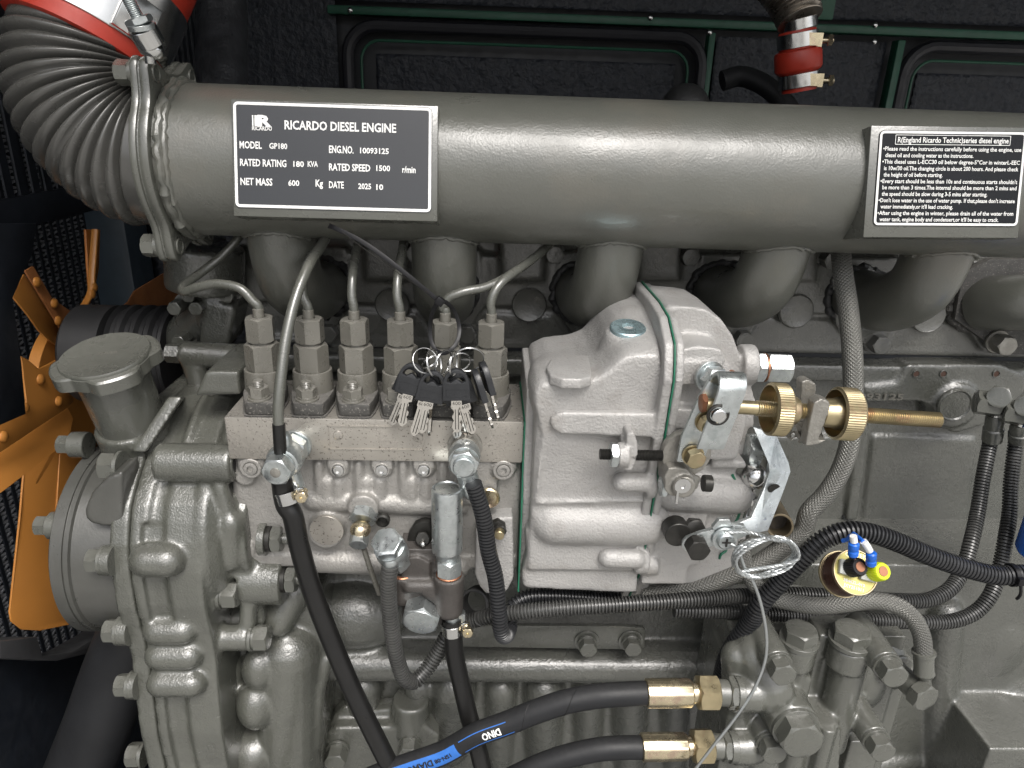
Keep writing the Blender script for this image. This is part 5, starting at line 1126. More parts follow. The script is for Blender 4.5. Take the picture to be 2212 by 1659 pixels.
strand(mb, pts, 0.00150); wc.part('coil', mb, M_cable)
mb = MB(); mb.tube([T6(545,1520,-0.053), P(1592,1185,-0.056), P(1608,1225,-0.058), P(1626,1255,-0.060), P(1645,1310,-0.062), P(1656,1380,-0.066), P(1652,1430,-0.069), P(1628,1490,-0.073), P(1590,1548,-0.076), P(1540,1612,-0.078), P(1480,1690,-0.080)], 0.0013, n=10, k=10); wc.part('tail', mb, M_cable)
# ================================================================== timing gear case at the left
def T7(x, y, Y): return P((200+x/1.843)/1.82278, (1850+y/1.843)/1.82278, Y)
def X7(x, y, X): return PX((200+x/1.843)/1.82278, (1850+y/1.843)/1.82278, X)
tc_ = Thing('timing_case', 'grey cast timing gear case with domed bosses at the lower left', 'timing case', T7(700,600,0.0))
XS = P(279,1110,-0.015).x                         # seam between front cover and case
seam = [FX(1130,930,XS), FX(1045,1080,XS), FX(960,1290,XS), FX(895,1500,XS), FX(858,1640,XS), JX(845,60,XS), JX(838,200,XS), JX(850,400,XS), JX(885,620,XS), JX(940,800,XS), JX(975,950,XS), JX(1000,1200,XS), JX(1030,1450,XS), JX(1080,1659,XS), JX(1110,1850,XS)]
seam.append(V((XS, seam[-1].y+0.004, -0.64)))
def seamx(x, dy=0.0): return [V((x, p.y+dy, p.z)) for p in seam]
def plate_x(mb, x0, x1, dy, back=0.16):
    q = seamx(x0, dy); mb.prism([V((x0, back, q[0].z))]+q+[V((x0, back, q[-1].z))], EX*(x1-x0))
XF0 = T7(462, 500, -0.015).x                      # left face of the front cover
mb = MB(); plate_x(mb, XF0, XS-0.0004, 0.0)
tc_.part('front_cover', mb, M_cast, vox=0.0022, smooth=2)
XR = T7(1075, 400, -0.01).x
mb = MB(); plate_x(mb, XS+0.0004, XS+0.009, 0.0); plate_x(mb, XS+0.004, XR+0.004, 0.0060); plate_x(mb, T7(748,300,-0.03).x, XR+0.004, 0.0015)
# rim round the pump gear opening
def faceY(z):
    for a, b in zip(seam, seam[1:]):
        if b.z <= z <= a.z: return a.y+(b.y-a.y)*(a.z-z)/max(1e-9, a.z-b.z)
    return seam[-1].y
def boss(x0, x1, y, r, Y=None):
    z_ = T7(x0, y, -0.01).z; Y = faceY(z_)+0.0015
    a = T7(x0, y, -0.012 if Y is None else Y); mb.capsule(a, V((T7(x1, y, a.y).x-r, a.y, a.z)), r, 22)
boss(700, 975, 655, 0.0138); boss(770, 1062, 1165, 0.0116); boss(785, 1107, 1345, 0.0118); boss(800, 1132, 1545, 0.0120)
a = TF(1000,1395,0.0); b = TF(1480,1410,0.0); mb.cyl(V((a.x,0.010,a.z)), V((b.x+0.004,0.010,a.z)), 0.0160, n=32)
xq = P(505,950,0.02).x
for x1_, dy_ in ((xq-0.030, 0.0035), (xq-0.012, 0.009), (xq, 0.016)):
    q = [V((XS+0.004, p.y+dy_, p.z-dy_*0.4)) for p in seam[:6]]; mb.prism([V((XS+0.004, 0.12, q[0].z))]+q+[V((XS+0.004, 0.12, q[-1].z))], EX*(x1_-XS-0.004))
# sloping ribs under the filler neck and the ledge at the back
mb.prism([TF(1340,770,0.045), TF(1560,770,0.045), TF(1570,920,0.045), TF(1270,930,0.045)], EY*0.08)
q0 = [X7(p[0], p[1], XS+0.03) for p in ((0,0),)]
q = [V((XS+0.0004, p.y, p.z)) for p in seam[:6]]; mb.prism([V((XS+0.0004, 0.12, q[0].z))]+q+[V((XS+0.0004, 0.12, q[-1].z))], EX*0.014)
q = [V((XS+0.030, p.y-0.001+0.004*i_, p.z+0.001)) for i_, p in enumerate(seam[:4])]; mb.tube(q, 0.0042, n=12)
# right flange of the case and pump adapter behind it
XP = P(515,1100,0.0).x
cy = V((XR, 0.055, P(470,1120,0.05).z))
mb.lathe(cy, EX, [(0,0.0805),(0.008,0.0805),(0.0085,0.079),(0.012,0.075),(0.016,0.070)], 56)
mb.lathe(V((XR+0.004,cy.y,cy.z)), EX, [(0,0.060),(XP-XR,0.060)], 48)
for x, y, r in ((1150,900,0.0125),(1370,1215,0.0115)):
    a = T7(x, y, -0.006); mb.cyl(V((XR if y < 1000 else a.x-0.014, a.y, a.z)), V((T7(1225 if y < 1000 else 1450, y, -0.006).x, a.y, a.z)), r, n=24)
mb.capsule(T7(1200,830,0.0), T7(1330,680,0.004), 0.0075); mb.capsule(T7(1435,900,0.004), T7(1430,1110,-0.002), 0.0075); mb.capsule(T7(1310,380,0.0), T7(1310,640,0.0), 0.0105); mb.capsule(T7(1230,120,0.005), T7(1300,380,0.0), 0.007)
mb.bb(T7(1130,100,0.006), T7(1450,640,0.06)); mb.bb(T7(1360,660,0.006), T7(1650,910,0.05)); mb.lathe(T7(1400,790,0.015), EX, [(0,0.0225),(0.036,0.0225),(0.037,0.0215)], 32)
# lower right castings
mb.prism([TJ(1310,600,0.02), TJ(1480,900,0.015), TJ(1440,1190,0.015), TJ(1440,1900,0.02), TJ(1200,1900,0.02), TJ(1150,700,0.02)], EY*0.1)
tc_.part('case', mb, M_cast, vox=0.0020, smooth=4)
# the crankcase front end, with the three bulges
ce = Thing('front_crankcase', 'grey cast front end of the crankcase with a column of rounded bulges', 'crankcase', TJ(1650,1300,0.01))
mb = MB()
mb.prism([TJ(1400,860,0.03), TJ(1830,600,0.03), TK(600,560,0.03), TK(640,1000,0.03), TK(600,1900,0.03), V((TK(600,1900,0.03).x,0.03,-0.64)), V((TJ(1420,1900,0.03).x,0.03,-0.64)), TJ(1420,1900,0.03), TJ(1425,1200,0.03)], EY*0.10)
mb.ball(TJ(1700,1000,0.012), 0.0200, 26, 18, (0.85,0.9,1.15)); mb.ball(TJ(1680,1240,0.008), 0.0225, 26, 18, (0.85,0.9,1.15)); mb.capsule(TJ(1480,1560,0.015), TJ(1660,1545,0.010), 0.0225)
mb.capsule(TJ(1500,1000,0.022), TJ(1470,1440,0.012), 0.014); mb.capsule(TK(60,700,0.03), TK(330,620,0.035), 0.020); mb.capsule(TK(330,700,0.02), TK(440,500,0.03), 0.014)
mb.capsule(TK(400,900,0.028), TK(400,1800,0.018), 0.030); mb.capsule(TK(585,1130,0.022), TK(560,1500,0.018), 0.0075); mb.capsule(TK(640,950,0.03), TK(585,1150,0.022), 0.007)
mb.capsule(TK(250,1150,0.016), TK(340,1000,0.022), 0.006); mb.capsule(TK(20,1480,0.012), TK(40,1800,0.008), 0.012)
ce.part('casting', mb, M_cast, vox=0.0022, smooth=6)
# cover bolts, heads pointing left
for i, (x, y, Yb, r) in enumerate(((395,655,-0.010,0.0125),(510,1165,-0.004,0.0125),(590,1560,0.006,0.0120))):
    z_ = T7(x, y, -0.01).z; p = T7(x+5, y, faceY(z_)+0.0035); pe = V((XF0, p.y, p.z)); mb = MB()
    mb.cyl(pe+EX*0.004, V((p.x,p.y,p.z)), r*1.0, n=28); tc_.part('bolt_boss', mb, M_cast)
    mb = MB(); bolt_mb(mb, p, -EX, r*0.70, 0.0108, washer=r*0.98, x=EZ); tc_.part('bolt', mb, M_smooth)
for x, y, Yb in ((800,1385,0.006),(950,1570,0.010)):
    mb = MB(); p = (TF if y == 1385 else TJ)(x, y, Yb); bolt_mb(mb, p, -EX, 0.0098, 0.0135, washer=0.0125, x=EZ); tc_.part('bolt', mb, M_smooth)
for x, y in ((1225,905),(1450,1215)):
    mb = MB(); p = T7(x, y, -0.006); bolt_mb(mb, p, EX, 0.0100, 0.0135, washer=0.0120, x=EZ); tc_.part('bolt', mb, M_smooth)
mb = MB(); p = V((TF(1480,1410,0.0).x+0.004, 0.010, TF(880,1395,0.0).z)); mb.ringtube(p-EX*0.001, p+EX*0.001, 0.0120, 0.0075); tc_.part('boss_hole', mb, M_cast)
mb = MB(); mb.cyl(p-EX*0.001, p+EX*0.0006, 0.0074); tc_.part('hole_bottom', mb, M_dark)
# round gear cover on the far left
gc = Thing('round_gear_cover', 'round grey gear cover with a rim of bolts beside the orange fan', 'cover', T7(200,500,0.05))
xd = -0.352; ct = X7(300,-160,xd); cb_ = X7(480,1050,xd)
cyl_c = V((xd, 0.055, (FX(610,1250,xd).z+JX(740,655,xd).z)/2)); rr = abs(FX(610,1250,xd).z-JX(740,655,xd).z)/2
mb = MB(); mb.lathe(cyl_c, EX, [(0,rr*0.95),(0.003,rr),(0.0125,rr),(0.0128,rr*0.985),(0.0140,rr*0.985),(0.0142,rr),(0.0175,rr),(0.0185,rr*0.97),(XF0-xd+0.005,rr*0.93)], 96); gc.part('cover', mb, mat('shaded_cover_paint', (0.062,0.062,0.056), 0.34, bump=0.12, bscale=500, spec=0.7, specks=(0.2,0.2,0.18), speck_scale=500, speck_th=0.79))  # smooth paint darkened: the shade on this cover is put into its colour
mb = MB(); cq = V((xd+0.020, 0.0, 0)); mb.prism([T7(240,300,-0.018), T7(290,170,-0.016), T7(400,60,-0.014), T7(520,10,-0.012), T7(520,410,-0.016), T7(380,415,-0.018), T7(290,395,-0.018), T7(245,350,-0.018)], EY*0.03); gc.part('raised_pad', mb, MATS['shaded_cover_paint'], vox=0.0018, smooth=5)
for x, y, Yb in ((70,405,0.0),(290,-180,0.05),(225,975,0.02)):
    mb = MB(); p = T7(x+45, y, Yb); p = V((xd+0.004, p.y, p.z)); mb.cyl(p+EX*0.004, p-EX*0.010, 0.0115); bolt_mb(mb, p-EX*0.009, -EX, 0.0075, 0.012, x=EZ); gc.part('bolt', mb, M_smooth)
# ------------------------------------------------------------------ oil filler
of = Thing('oil_filler', 'grey oil filler neck closed by a broad four lobed cap', 'oil filler', TF(820,1080,0.05))
YO = 0.045; b0 = TF(826,1010,YO); dn = (EZ+V((-0.055,-0.24,0))).normalized()
rn = S(b0, 70)*0.97
mb = MB(); mb.lathe(b0-dn*0.075, dn, [(0,rn*1.10),(0.040,rn*1.14),(0.0600,rn*1.13),(0.0615,rn*1.09)], 48); mb.bb(TF(640,1130,YO-0.005), TF(880,1330,YO+0.04)); mb.prism([TF(860,1290,YO-0.028), TF(1100,930,YO-0.005), TF(1130,930,YO+0.05), TF(900,1330,YO+0.05)], EX*0.012)
of.part('socket', mb, M_cast, vox=0.0018, smooth=3)
hn = (TF(780,800,YO)-b0).dot(dn)
mb = MB(); mb.lathe(b0-dn*0.016, dn, [(0,rn*0.985),(0.004,rn),(0.050,rn*1.04),(0.060,rn*1.06)], 56); of.part('neck', mb, M_smooth)
cc0 = b0+dn*0.040; X_, Y_, D_ = basis(dn)
def lobed(h0, h1, rb_, ra, mb, n=120, rot=0.0):
    outs = []
    for h, k in ((h0, 0.965), (h0+0.001, 1.0), (h1-0.0015, 1.0), (h1, 0.96)):
        ring = []
        for i in range(n):
            a_ = 2*math.pi*i/n; r_ = rb_
            for j in range(4):
                d_ = (a_-rot-j*math.pi/2+math.pi) % (2*math.pi)-math.pi; r_ = max(r_, rb_+ra*max(0, min(1, (0.60-abs(d_))/0.24)))
            ring.append(cc0+D_*h+(X_*math.cos(a_)+Y_*math.sin(a_))*r_*k)
        outs.append(mb.ring(ring))
    for A, B in zip(outs, outs[1:]): mb.bridge(A, B)
    mb.f.append(tuple(reversed(outs[0]))); mb.f.append(tuple(outs[-1]))
mb = MB(); lobed(0.0, 0.0125, rn*1.30, rn*0.24, mb, rot=R(35)); of_c = of.part('cap', mb, M_smooth)
mb = MB(); mb.lathe(cc0+dn*0.0123, dn, [(0,rn*1.29),(0.0015,rn*1.29),(0.0028,rn*1.26),(0.0024,rn*1.19),(0.0012,rn*1.08),(0.0008,0.0003)], 72, cap0=False); of.part('dished_top', mb, M_smooth, parent=of_c)
mb = MB(); tx = (TF(790,650,YO)-TF(690,706,YO)).normalized(); tx = (tx-dn*tx.dot(dn)).normalized(); put_text(mb, 'ZHVEB', cc0+dn*0.0139-tx*0.008+EY*0.002, tx, dn.cross(tx), 0.0165, 0.0035, 0.03); of.part('embossed_mark', mb, M_nut, parent=of_c)
# ================================================================== looms, braided hoses, hydraulic hoses
def loom_thing(name, label, pts, r, m, cat='tubing', pitch=0.0030, group=None, k=10):
    mb = MB(); loom(mb, pts, r, pitch, k=k); return single(name, mb, m, label, cat, group, ang=50, org=pts[0])
loom_thing('ribbed_tubing', 'black ribbed tubing hanging from the banjo under the keys and looping back behind', [TG(1600,1500,-0.030), TK(1665,20,-0.030), TK(1700,250,-0.030), TL(85,420,-0.032), TL(105,620,-0.036), TL(118,750,-0.036), TL(135,795,-0.030), TL(160,790,-0.020), TL(178,740,-0.010), TL(185,680,-0.004), TL(200,600,0.0), TL(290,545,0.004), TL(450,535,0.006), TL(700,548,0.008), TL(900,560,0.010)], 0.0068, M_loom)
loom_thing('ribbed_tubing', 'long ribbed tubing from the hanging loop under the governor up to the left steel elbow', [TK(1055,335,-0.038), TK(1045,420,-0.038), TK(1050,600,-0.036), TK(1070,780,-0.034), TK(1105,960,-0.032), TK(1150,1070,-0.030), TK(1210,1095,-0.026), TK(1290,1020,-0.018), TK(1370,900,-0.010), TK(1440,780,-0.004), TK(1540,715,0.0), TK(1640,685,0.0), TL(0,675,-0.004), TL(170,650,-0.010), TL(450,620,-0.014), TL(900,592,-0.014), TL(1350,562,-0.010), TL(1700,535,0.0), TM(300,525,0.005), TM(700,545,0.005), TM(1000,565,0.008), TM(1200,560,0.012), TM(1340,490,0.02), TM(1430,350,0.035), TM(1480,180,0.05), TM(1520,0,0.07), TI(1560,1450,0.09), TI(1610,1200,0.11)], 0.0069, M_loomg, k=8)
loom_thing('ribbed_tubing', 'lower ribbed tubing running behind the oil head up to the right steel elbow', [TL(1250,625,0.006), TL(1450,632,0.006), TL(1700,640,0.008), TM(0,645,0.008), TM(400,668,0.008), TM(800,690,0.008), TM(1150,705,0.010), TM(1350,700,0.012), TM(1500,645,0.016), TM(1600,540,0.022), TM(1660,380,0.035), TM(1705,160,0.05), TM(1730,0,0.065), TI(1740,1500,0.08), TI(1775,1200,0.10)], 0.0068, M_loomg, k=8)
loom_thing('ribbed_tubing', 'thick black ribbed conduit arching over the gauge sender and down behind the gold nuts', [P(2300,1255,-0.030), TM(1825,395,-0.030), TM(1650,400,-0.030), TM(1450,355,-0.030), TM(1200,270,-0.030), TM(1000,185,-0.030), TM(820,125,-0.030), TM(660,115,-0.030), TM(520,165,-0.030), TM(400,270,-0.030), TM(250,420,-0.028), TM(100,590,-0.026), TL(1760,690,-0.022), TL(1660,830,-0.018), TL(1590,960,-0.012), TL(1560,1100,-0.008), TL(1555,1300,-0.004), TL(1560,1420,0.0), TL(1570,1600,0.004), TL(1570,1760,0.006)], 0.0083, M_loom, pitch=0.0034)
def hose(name, label, pts, r, m, cat='hose', **kw):
    mb = MB(); mb.tube(pts, r, n=28, k=12); o = single(name, mb, m, label, cat, ang=70, org=pts[0], **kw); return o, mb
hose('braided_hose', 'thick painted braided hose sweeping from the intake pipe down behind the knobs', [P(1812,500,0.11), P(1816,545,0.10), TI(645,150,0.08), TI(675,350,0.06), TI(700,600,0.045), TI(710,850,0.035), TI(705,1050,0.028), TI(680,1260,0.022), TI(620,1430,0.018), TI(530,1570,0.014), TI(420,1690,0.010), TM(380,110,0.008), TM(230,230,0.004), TM(80,330,0.0), TL(1620,400,0.0), TL(1450,455,0.002), TL(1250,500,0.006), TL(1050,535,0.008)], 0.0083, M_braid)
bh = Thing('braided_hose', 'shorter painted braided hose from behind the cable coil to the elbow bolt at lower right', 'hose', TM(600,600,-0.02))
mb = MB(); mb.tube([TL(1690,150,0.006), TL(1700,260,0.002), TL(1730,370,-0.004), TM(70,460,-0.010), TM(150,530,-0.014), TM(300,575,-0.018), TM(500,600,-0.022), TM(700,578,-0.026), TM(850,565,-0.028), TM(1000,600,-0.030), TM(1100,680,-0.032), TM(1155,790,-0.034), TM(1170,900,-0.036)], 0.0074, n=28, k=12); bh.part('hose', mb, M_braid, ang=70)
a, b = TM(1170,900,-0.036), TM(1172,1050,-0.040); dd = (b-a).normalized(); mb = MB(); mb.lathe(a-dd*0.001, dd, [(0,0.0080),(0.0004,0.0098),(0.003,0.0098),(0.0036,0.0084),((b-a).length-0.004,0.0082),((b-a).length-0.001,0.0088),((b-a).length+0.001,0.0078),((b-a).length+0.002,0.005)], 16); bh.part('crimp_sleeve', mb, M_smooth)
mb = MB(); mb.cyl(b, TM(1185,1150,-0.040), 0.0052); bh.part('elbow_stem', mb, M_smooth)
eb = Thing('elbow_bolt', 'grey banjo bolt holding the braided hose at the right', 'bolt', TM(1190,1200,-0.03))
p = TM(1050,1085,0.0); q = TM(1192,1215,-0.052)
ax_ = (V((0.25,-1.0,0.0))).normalized(); p1 = q-ax_*0.060
mb = MB(); mb.cyl(q-ax_*0.060, q-ax_*0.034, 0.0165, n=36); mb.cyl(q-ax_*0.034, q-ax_*0.010, 0.0105, n=32); eb.part('banjo_eye', mb, M_smooth)
mb = MB(); mb.hexn(q-ax_*0.011, q, 0.0118, x=V((1,0,0.4))); eb.part('head', mb, M_smooth)
# steel elbows above the two risers
for (x, y, xt, lab_, Yh) in ((1600,975,1640,'left of the two grey hexagon elbows above the ribbed risers',0.10),(1780,1035,1800,'right of the two grey hexagon elbows above the ribbed risers',0.085)):
    t = Thing('hose_elbow', lab_, 'elbow', TI(x,y,Yh)); mb = MB(); c = TI(x, y, Yh)
    mb.hexn(c+V((-0.012,0.004,0)), c+V((0.008,-0.004,0)), S(c, 24), x=EZ); mb.hexn(TI(x+60,y-40,Yh+0.01), TI(x+60,y-40,Yh-0.012), S(c, 22)); t.part('head', mb, M_smooth)
    mb = MB(); a = TI(xt, y+75, Yh); b = TI(xt-25 if x == 1600 else xt-10, 1215, Yh+0.004); dd = (b-a).normalized(); mb.lathe(a, dd, [(0,0.0068),(0.004,0.0085),((b-a).length*0.5,0.0082),((b-a).length*0.55,0.0093),((b-a).length,0.0090)], 28); t.part('ferrule', mb, M_smooth)
    mb = MB(); mb.cyl(TI(x+75,y-30,Yh), TI(xt,y+90,Yh), 0.006); t.part('stem', mb, M_steel)
bf = Thing('blue_filter', 'strip of a blue painted filter canister at the right edge', 'filter', P(2240,1100,0.0))
mb = MB(); a = P(2252,1200,0.02); mb.lathe(V((a.x,a.y,P(2240,1200,0.02).z)), EZ, [(0,0.020),(0.004,0.0225),(P(2240,960,0.02).z-P(2240,1200,0.02).z,0.0225)], 48); bf.part('canister', mb, M_blue)
# nylon tie on the thick conduit
t = Thing('cable_tie', 'black nylon tie around the thick conduit at the right edge', 'cable tie', TM(1740,390,-0.03))
c = TM(1745,398,-0.030); dd = (TM(1825,395,-0.030)-TM(1650,400,-0.030)).normalized()
mb = MB(); mb.ringtube(c-dd*0.002, c+dd*0.002, 0.0098, 0.0084); t.part('strap', mb, M_tie)
mb = MB(); mb.box(c+V((0,-0.010,0.001)), (0.0055,0.005,0.0065)); mb.tube([c+V((0,-0.011,0)), c+V((0.004,-0.010,-0.012)), c+V((0.006,-0.006,-0.020))], 0.0014, n=8); t.part('lock', mb, M_tie, bevel=0.0006)
# ------------------------------------------------------------------ hydraulic hoses with gold ferrules
def surf(fr, s, ang, r, ref):
    """point on a hose: s metres along, ang round it from the side that faces ref"""
    import bisect
    S_ = [f[4] for f in fr]; i = max(1, min(len(fr)-1, bisect.bisect(S_, s))); t = (s-S_[i-1])/max(1e-9, S_[i]-S_[i-1])
    p = fr[i-1][0].lerp(fr[i][0], t); T = fr[i-1][1].lerp(fr[i][1], t).normalized(); n_ = (ref-T*ref.dot(T)).normalized(); b_ = T.cross(n_)
    return p+(n_*math.cos(ang)+b_*math.sin(ang))*r
REF = V((0.05,-0.92,0.38)).normalized()
rh = 0.0098
def frames_of(pts, r):
    mb = MB(); mb.tube(pts, r, n=32, k=16); return mb
def strip(mb, fr, s0, s1, a0, a1, r, ns=40, na=6):
    g_ = [[None]*(na+1) for _ in range(ns+1)]
    for i in range(ns+1):
        g_[i] = mb.ring([surf(fr, s0+(s1-s0)*i/ns, a0+(a1-a0)*j/na, r, REF) for j in range(na+1)])
    for i in range(ns):
        for j in range(na): mb.f.append((g_[i][j], g_[i+1][j], g_[i+1][j+1], g_[i][j+1]))
def hose_text(mb, fr, s, s0, width, height, aoff, r, sign):
    put_text(mb, s, None, None, None, width, height, 0.03, warp=lambda a, b: surf(fr, s0+sign*a, aoff+(b-height/2)/r*(sign), r, REF))
def hyd(label, pts, ferr, nutx, adx):
    t = Thing('hydraulic_hose', label, 'hose', pts[0]); mb = frames_of(pts, rh); t.part('hose', mb, M_hose, ang=70); fr = mb.frames
    a, b = ferr; d = (b-a).normalized(); n = 16; X_, Y_, D_ = basis(d); L_ = (b-a).length; mbf = MB(); prv = None
    for h, k in ((0,0.90),(0.0008,0.99),(L_*0.5,1.0),(L_-0.0015,0.97),(L_,0.88)):
        rg_ = mbf.ring([a+D_*h+(X_*math.cos(2*math.pi*i/64)+Y_*math.sin(2*math.pi*i/64))*0.0118*k*(1+(0.016*math.cos(10*2*math.pi*i/64) if 0 < h < L_ else 0)) for i in range(64)])
        if prv: mbf.bridge(prv, rg_)
        else: mbf.f.append(tuple(reversed(rg_)))
        prv = rg_
    mbf.f.append(tuple(prv)); t.part('ferrule', mbf, M_gold)
    mb = MB(); mb.cyl(b-d*0.001, nutx[0]+d*0.001, 0.0085); t.part('neck', mb, M_gold)
    mb = MB(); mb.hexn(nutx[0], nutx[1], 0.0130, x=V((0,-0.75,0.66))); t.part('swivel_nut', mb, M_brass)
    mb = MB(); mb.cyl(nutx[1]-d*0.001, adx[0], 0.0108); mb.hexn(adx[0], adx[0].lerp(adx[1], 0.55), 0.0118); mb.cyl(adx[0].lerp(adx[1], 0.5), adx[1], 0.0135, n=36); t.part('adapter', mb, M_smooth)
    return t, fr
YHY = -0.062
t1, fr1 = hyd('upper hydraulic hose with blue and white print and a gold end fitting', [TL(1075,1170,YHY), TL(950,1175,YHY), TL(750,1190,YHY), TL(550,1225,YHY), TL(350,1290,YHY), TL(150,1370,YHY), TL(-40,1440,YHY), TK(1400,1560,YHY), TK(1200,1630,YHY), TK(1000,1700,YHY), TK(800,1790,YHY), TK(500,1960,-0.055), V((-0.30,-0.03,-0.56)), V((-0.34,0.0,-0.72))],
   (TL(1065,1170,YHY), TL(1365,1168,YHY)), (TL(1400,1165,YHY), TL(1535,1165,YHY)), (TL(1600,1168,YHY), TL(1690,1172,YHY)))
Ltot = fr1[-1][4]
def s_at(fr, u):
    return min(fr, key=lambda f: abs(_proj(f[0])[0]-u))[4]
def UL(x): return (1900+x/1.6591)/1.82278
def UK(x): return (900+x/1.6591)/1.82278
# the print runs upside down, starting at the right
rp_ = rh+0.00012
a_test = surf(fr1, s_at(fr1, UL(100)), 0.3, rp_, REF).z > surf(fr1, s_at(fr1, UL(100)), -0.3, rp_, REF).z
sg = -1.0 if a_test else 1.0                      # reading up is down in the picture
mb = MB(); s0 = s_at(fr1, UL(130))
def hose_txt(mb, fr, s, u0, width, height, up, r):
    s0 = s_at(fr, u0); put_text(mb, s, None, None, None, width, height, 0.035, warp=lambda a, b: surf(fr, s0+a, up+sg*(b-height/2)/r, r, REF))
hose_txt(mb, fr1, 'DINO', UL(132), 0.0165, 0.0058, 0.0, rp_+0.0006); t1.part('white_print', mb, M_white)
mb = MB(); strip(mb, fr1, s_at(fr1, UL(175)), s_at(fr1, UL(-120)), sg*-0.52, sg*-0.60, rp_); strip(mb, fr1, s_at(fr1, UL(200)), s_at(fr1, UL(-120)), sg*0.50, sg*0.60, rp_)
strip(mb, fr1, s_at(fr1, UK(1510)), s_at(fr1, UK(1000)), -0.62, 0.62, rp_, 60); t1.part('blue_print', mb, M_bprint)
mb = MB(); hose_txt(mb, fr1, '1SN-08', UK(1465), 0.0165, 0.0034, 0.0, rp_+0.0005); hose_txt(mb, fr1, 'DIAMOND', UK(1352), 0.036, 0.0054, 0.0, rp_+0.0006); t1.part('dark_print', mb, M_hose)
Y2 = -0.058
t2, fr2 = hyd('lower hydraulic hose with a gold end fitting at the bottom edge', [TL(1050,1525,Y2), TL(950,1525,Y2), TL(780,1535,Y2), TL(600,1570,Y2), TL(420,1625,Y2), TL(250,1700,Y2), TL(50,1810,Y2), TL(-200,2000,-0.05), V((-0.10,-0.03,-0.60)), V((-0.14,0.0,-0.74))],
   (TL(1035,1522,Y2), TL(1335,1518,Y2)), (TL(1368,1515,Y2), TL(1500,1513,Y2)), (TL(1560,1518,Y2), TL(1650,1520,Y2)))
for fr in (fr1, fr2): pass
# spiral cloth seam on the upper hose
mb = MB(); s0 = s_at(fr1, UL(560)); mb.tube([surf(fr1, s0-0.018*(k/12-0.5), 2.2*(k/12-0.5)*1.2, rh+0.0001, REF) for k in range(13)], 0.00025, n=5, smooth=False)
s0 = s_at(fr1, UL(270)); mb.tube([surf(fr1, s0-0.018*(k/12-0.5), 2.2*(k/12-0.5)*1.2, rh+0.0001, REF) for k in range(13)], 0.00025, n=5, smooth=False); t1.part('wrap_seam', mb, M_rubber)
# ================================================================== oil filter head at lower right
def T8(x, y, Y): return P((3000+x/2.461)/1.82278, (2350+y/2.461)/1.82278, Y)
oh2 = Thing('oil_filter_head', 'grey oil filter head with two hex capped columns and long bolt bosses', 'oil filter head', T8(600,800,-0.03))
YO2 = -0.030
mb = MB()
def vcyl(x, y0, y1, r, Y, rt=None):
    a = T8(x, y1, Y); z1 = T8(x, y0, Y).z; xx = T8(x, y0, Y).x; mb.cyl(V((xx, Y, a.z)), V((xx, Y, z1)), r if rt is None else rt, r, n=40, ch=0.0006)
vcyl(350, 440, 640, 0.0158, YO2); vcyl(350, 600, 1100, 0.0112, YO2)
vcyl(850, 450, 650, 0.0172, YO2-0.002); vcyl(850, 600, 1420, 0.0148, YO2-0.002)
mb.bb(T8(-120,380,-0.012), T8(960,900,0.03)); mb.bb(T8(-120,860,-0.010), T8(880,1660,0.03)); mb.capsule(T8(1070,680,-0.004), T8(1040,1080,-0.004), 0.006); mb.ball(T8(980,800,0.0), 0.022, 24, 16, (1,0.8,1.6))
mb.bb(T8(-300,330,-0.01), T8(200,700,0.06))
mb.bb(T8(560,370,-0.022), T8(640,900,0.03))
# slanting block with a rounded top
mb.prism([T8(445,925,-0.020), T8(580,915,-0.020), T8(600,1300,-0.020), T8(600,1900,-0.020), T8(450,1900,-0.020)], EY*0.05)
mb.prism([T8(540,1245,-0.056), T8(740,1245,-0.056), T8(775,1290,-0.056), T8(735,1900,-0.056), T8(505,1900,-0.056), T8(510,1290,-0.056)], EY*0.05)
mb.prism([T8(540,1245,-0.054), T8(760,1250,-0.054), T8(600,925,-0.018), T8(440,930,-0.018)], V((0,0.010,-0.010)))
vcyl(340, 1380, 1900, 0.0115, -0.044); vcyl(640, 1250, 1900, 0.0075, -0.056)
def boss2(x0, y0, x1, y1, r):
    b = T8(x1, y1, -0.058); a = V((b.x-0.001, -0.005, b.z)); mb.cyl(a, b, r*1.08, r, n=36)
boss2(0,0,150,640,0.0120); boss2(0,0,1205,655,0.0125); boss2(0,0,1095,1375,0.0125); boss2(0,0,65,1400,0.0125)
b = T8(320,1255,-0.066); mb.cyl(V((b.x-0.004,0.0,b.z)), b, 0.0225, 0.0210, n=44)
mb.capsule(T8(-60,1500,-0.03), T8(120,1620,-0.03), 0.016); mb.lathe(TL(1700,1172,YHY+0.012), EX, [(-0.012,0.0150),(0.012,0.0155),(0.022,0.013)], 36); mb.lathe(TL(1655,1520,Y2+0.008), EX, [(-0.004,0.0150),(0.012,0.0155),(0.022,0.013)], 36)
mb.capsule(TL(1660,930,-0.03), TL(1680,1400,-0.03), 0.014); mb.capsule(TL(1640,1300,-0.03), TL(1640,1700,-0.03), 0.014)
mb.bb(TL(1640,1080,-0.040), TM(60,1640,0.03)); mb.bb(T8(860,1400,-0.03), T8(890,1600,0.0))
mb.capsule(T8(-60,560,-0.030), T8(60,880,-0.044), 0.022)
oh2.part('casting', mb, M_smooth, vox=0.0017, smooth=3)
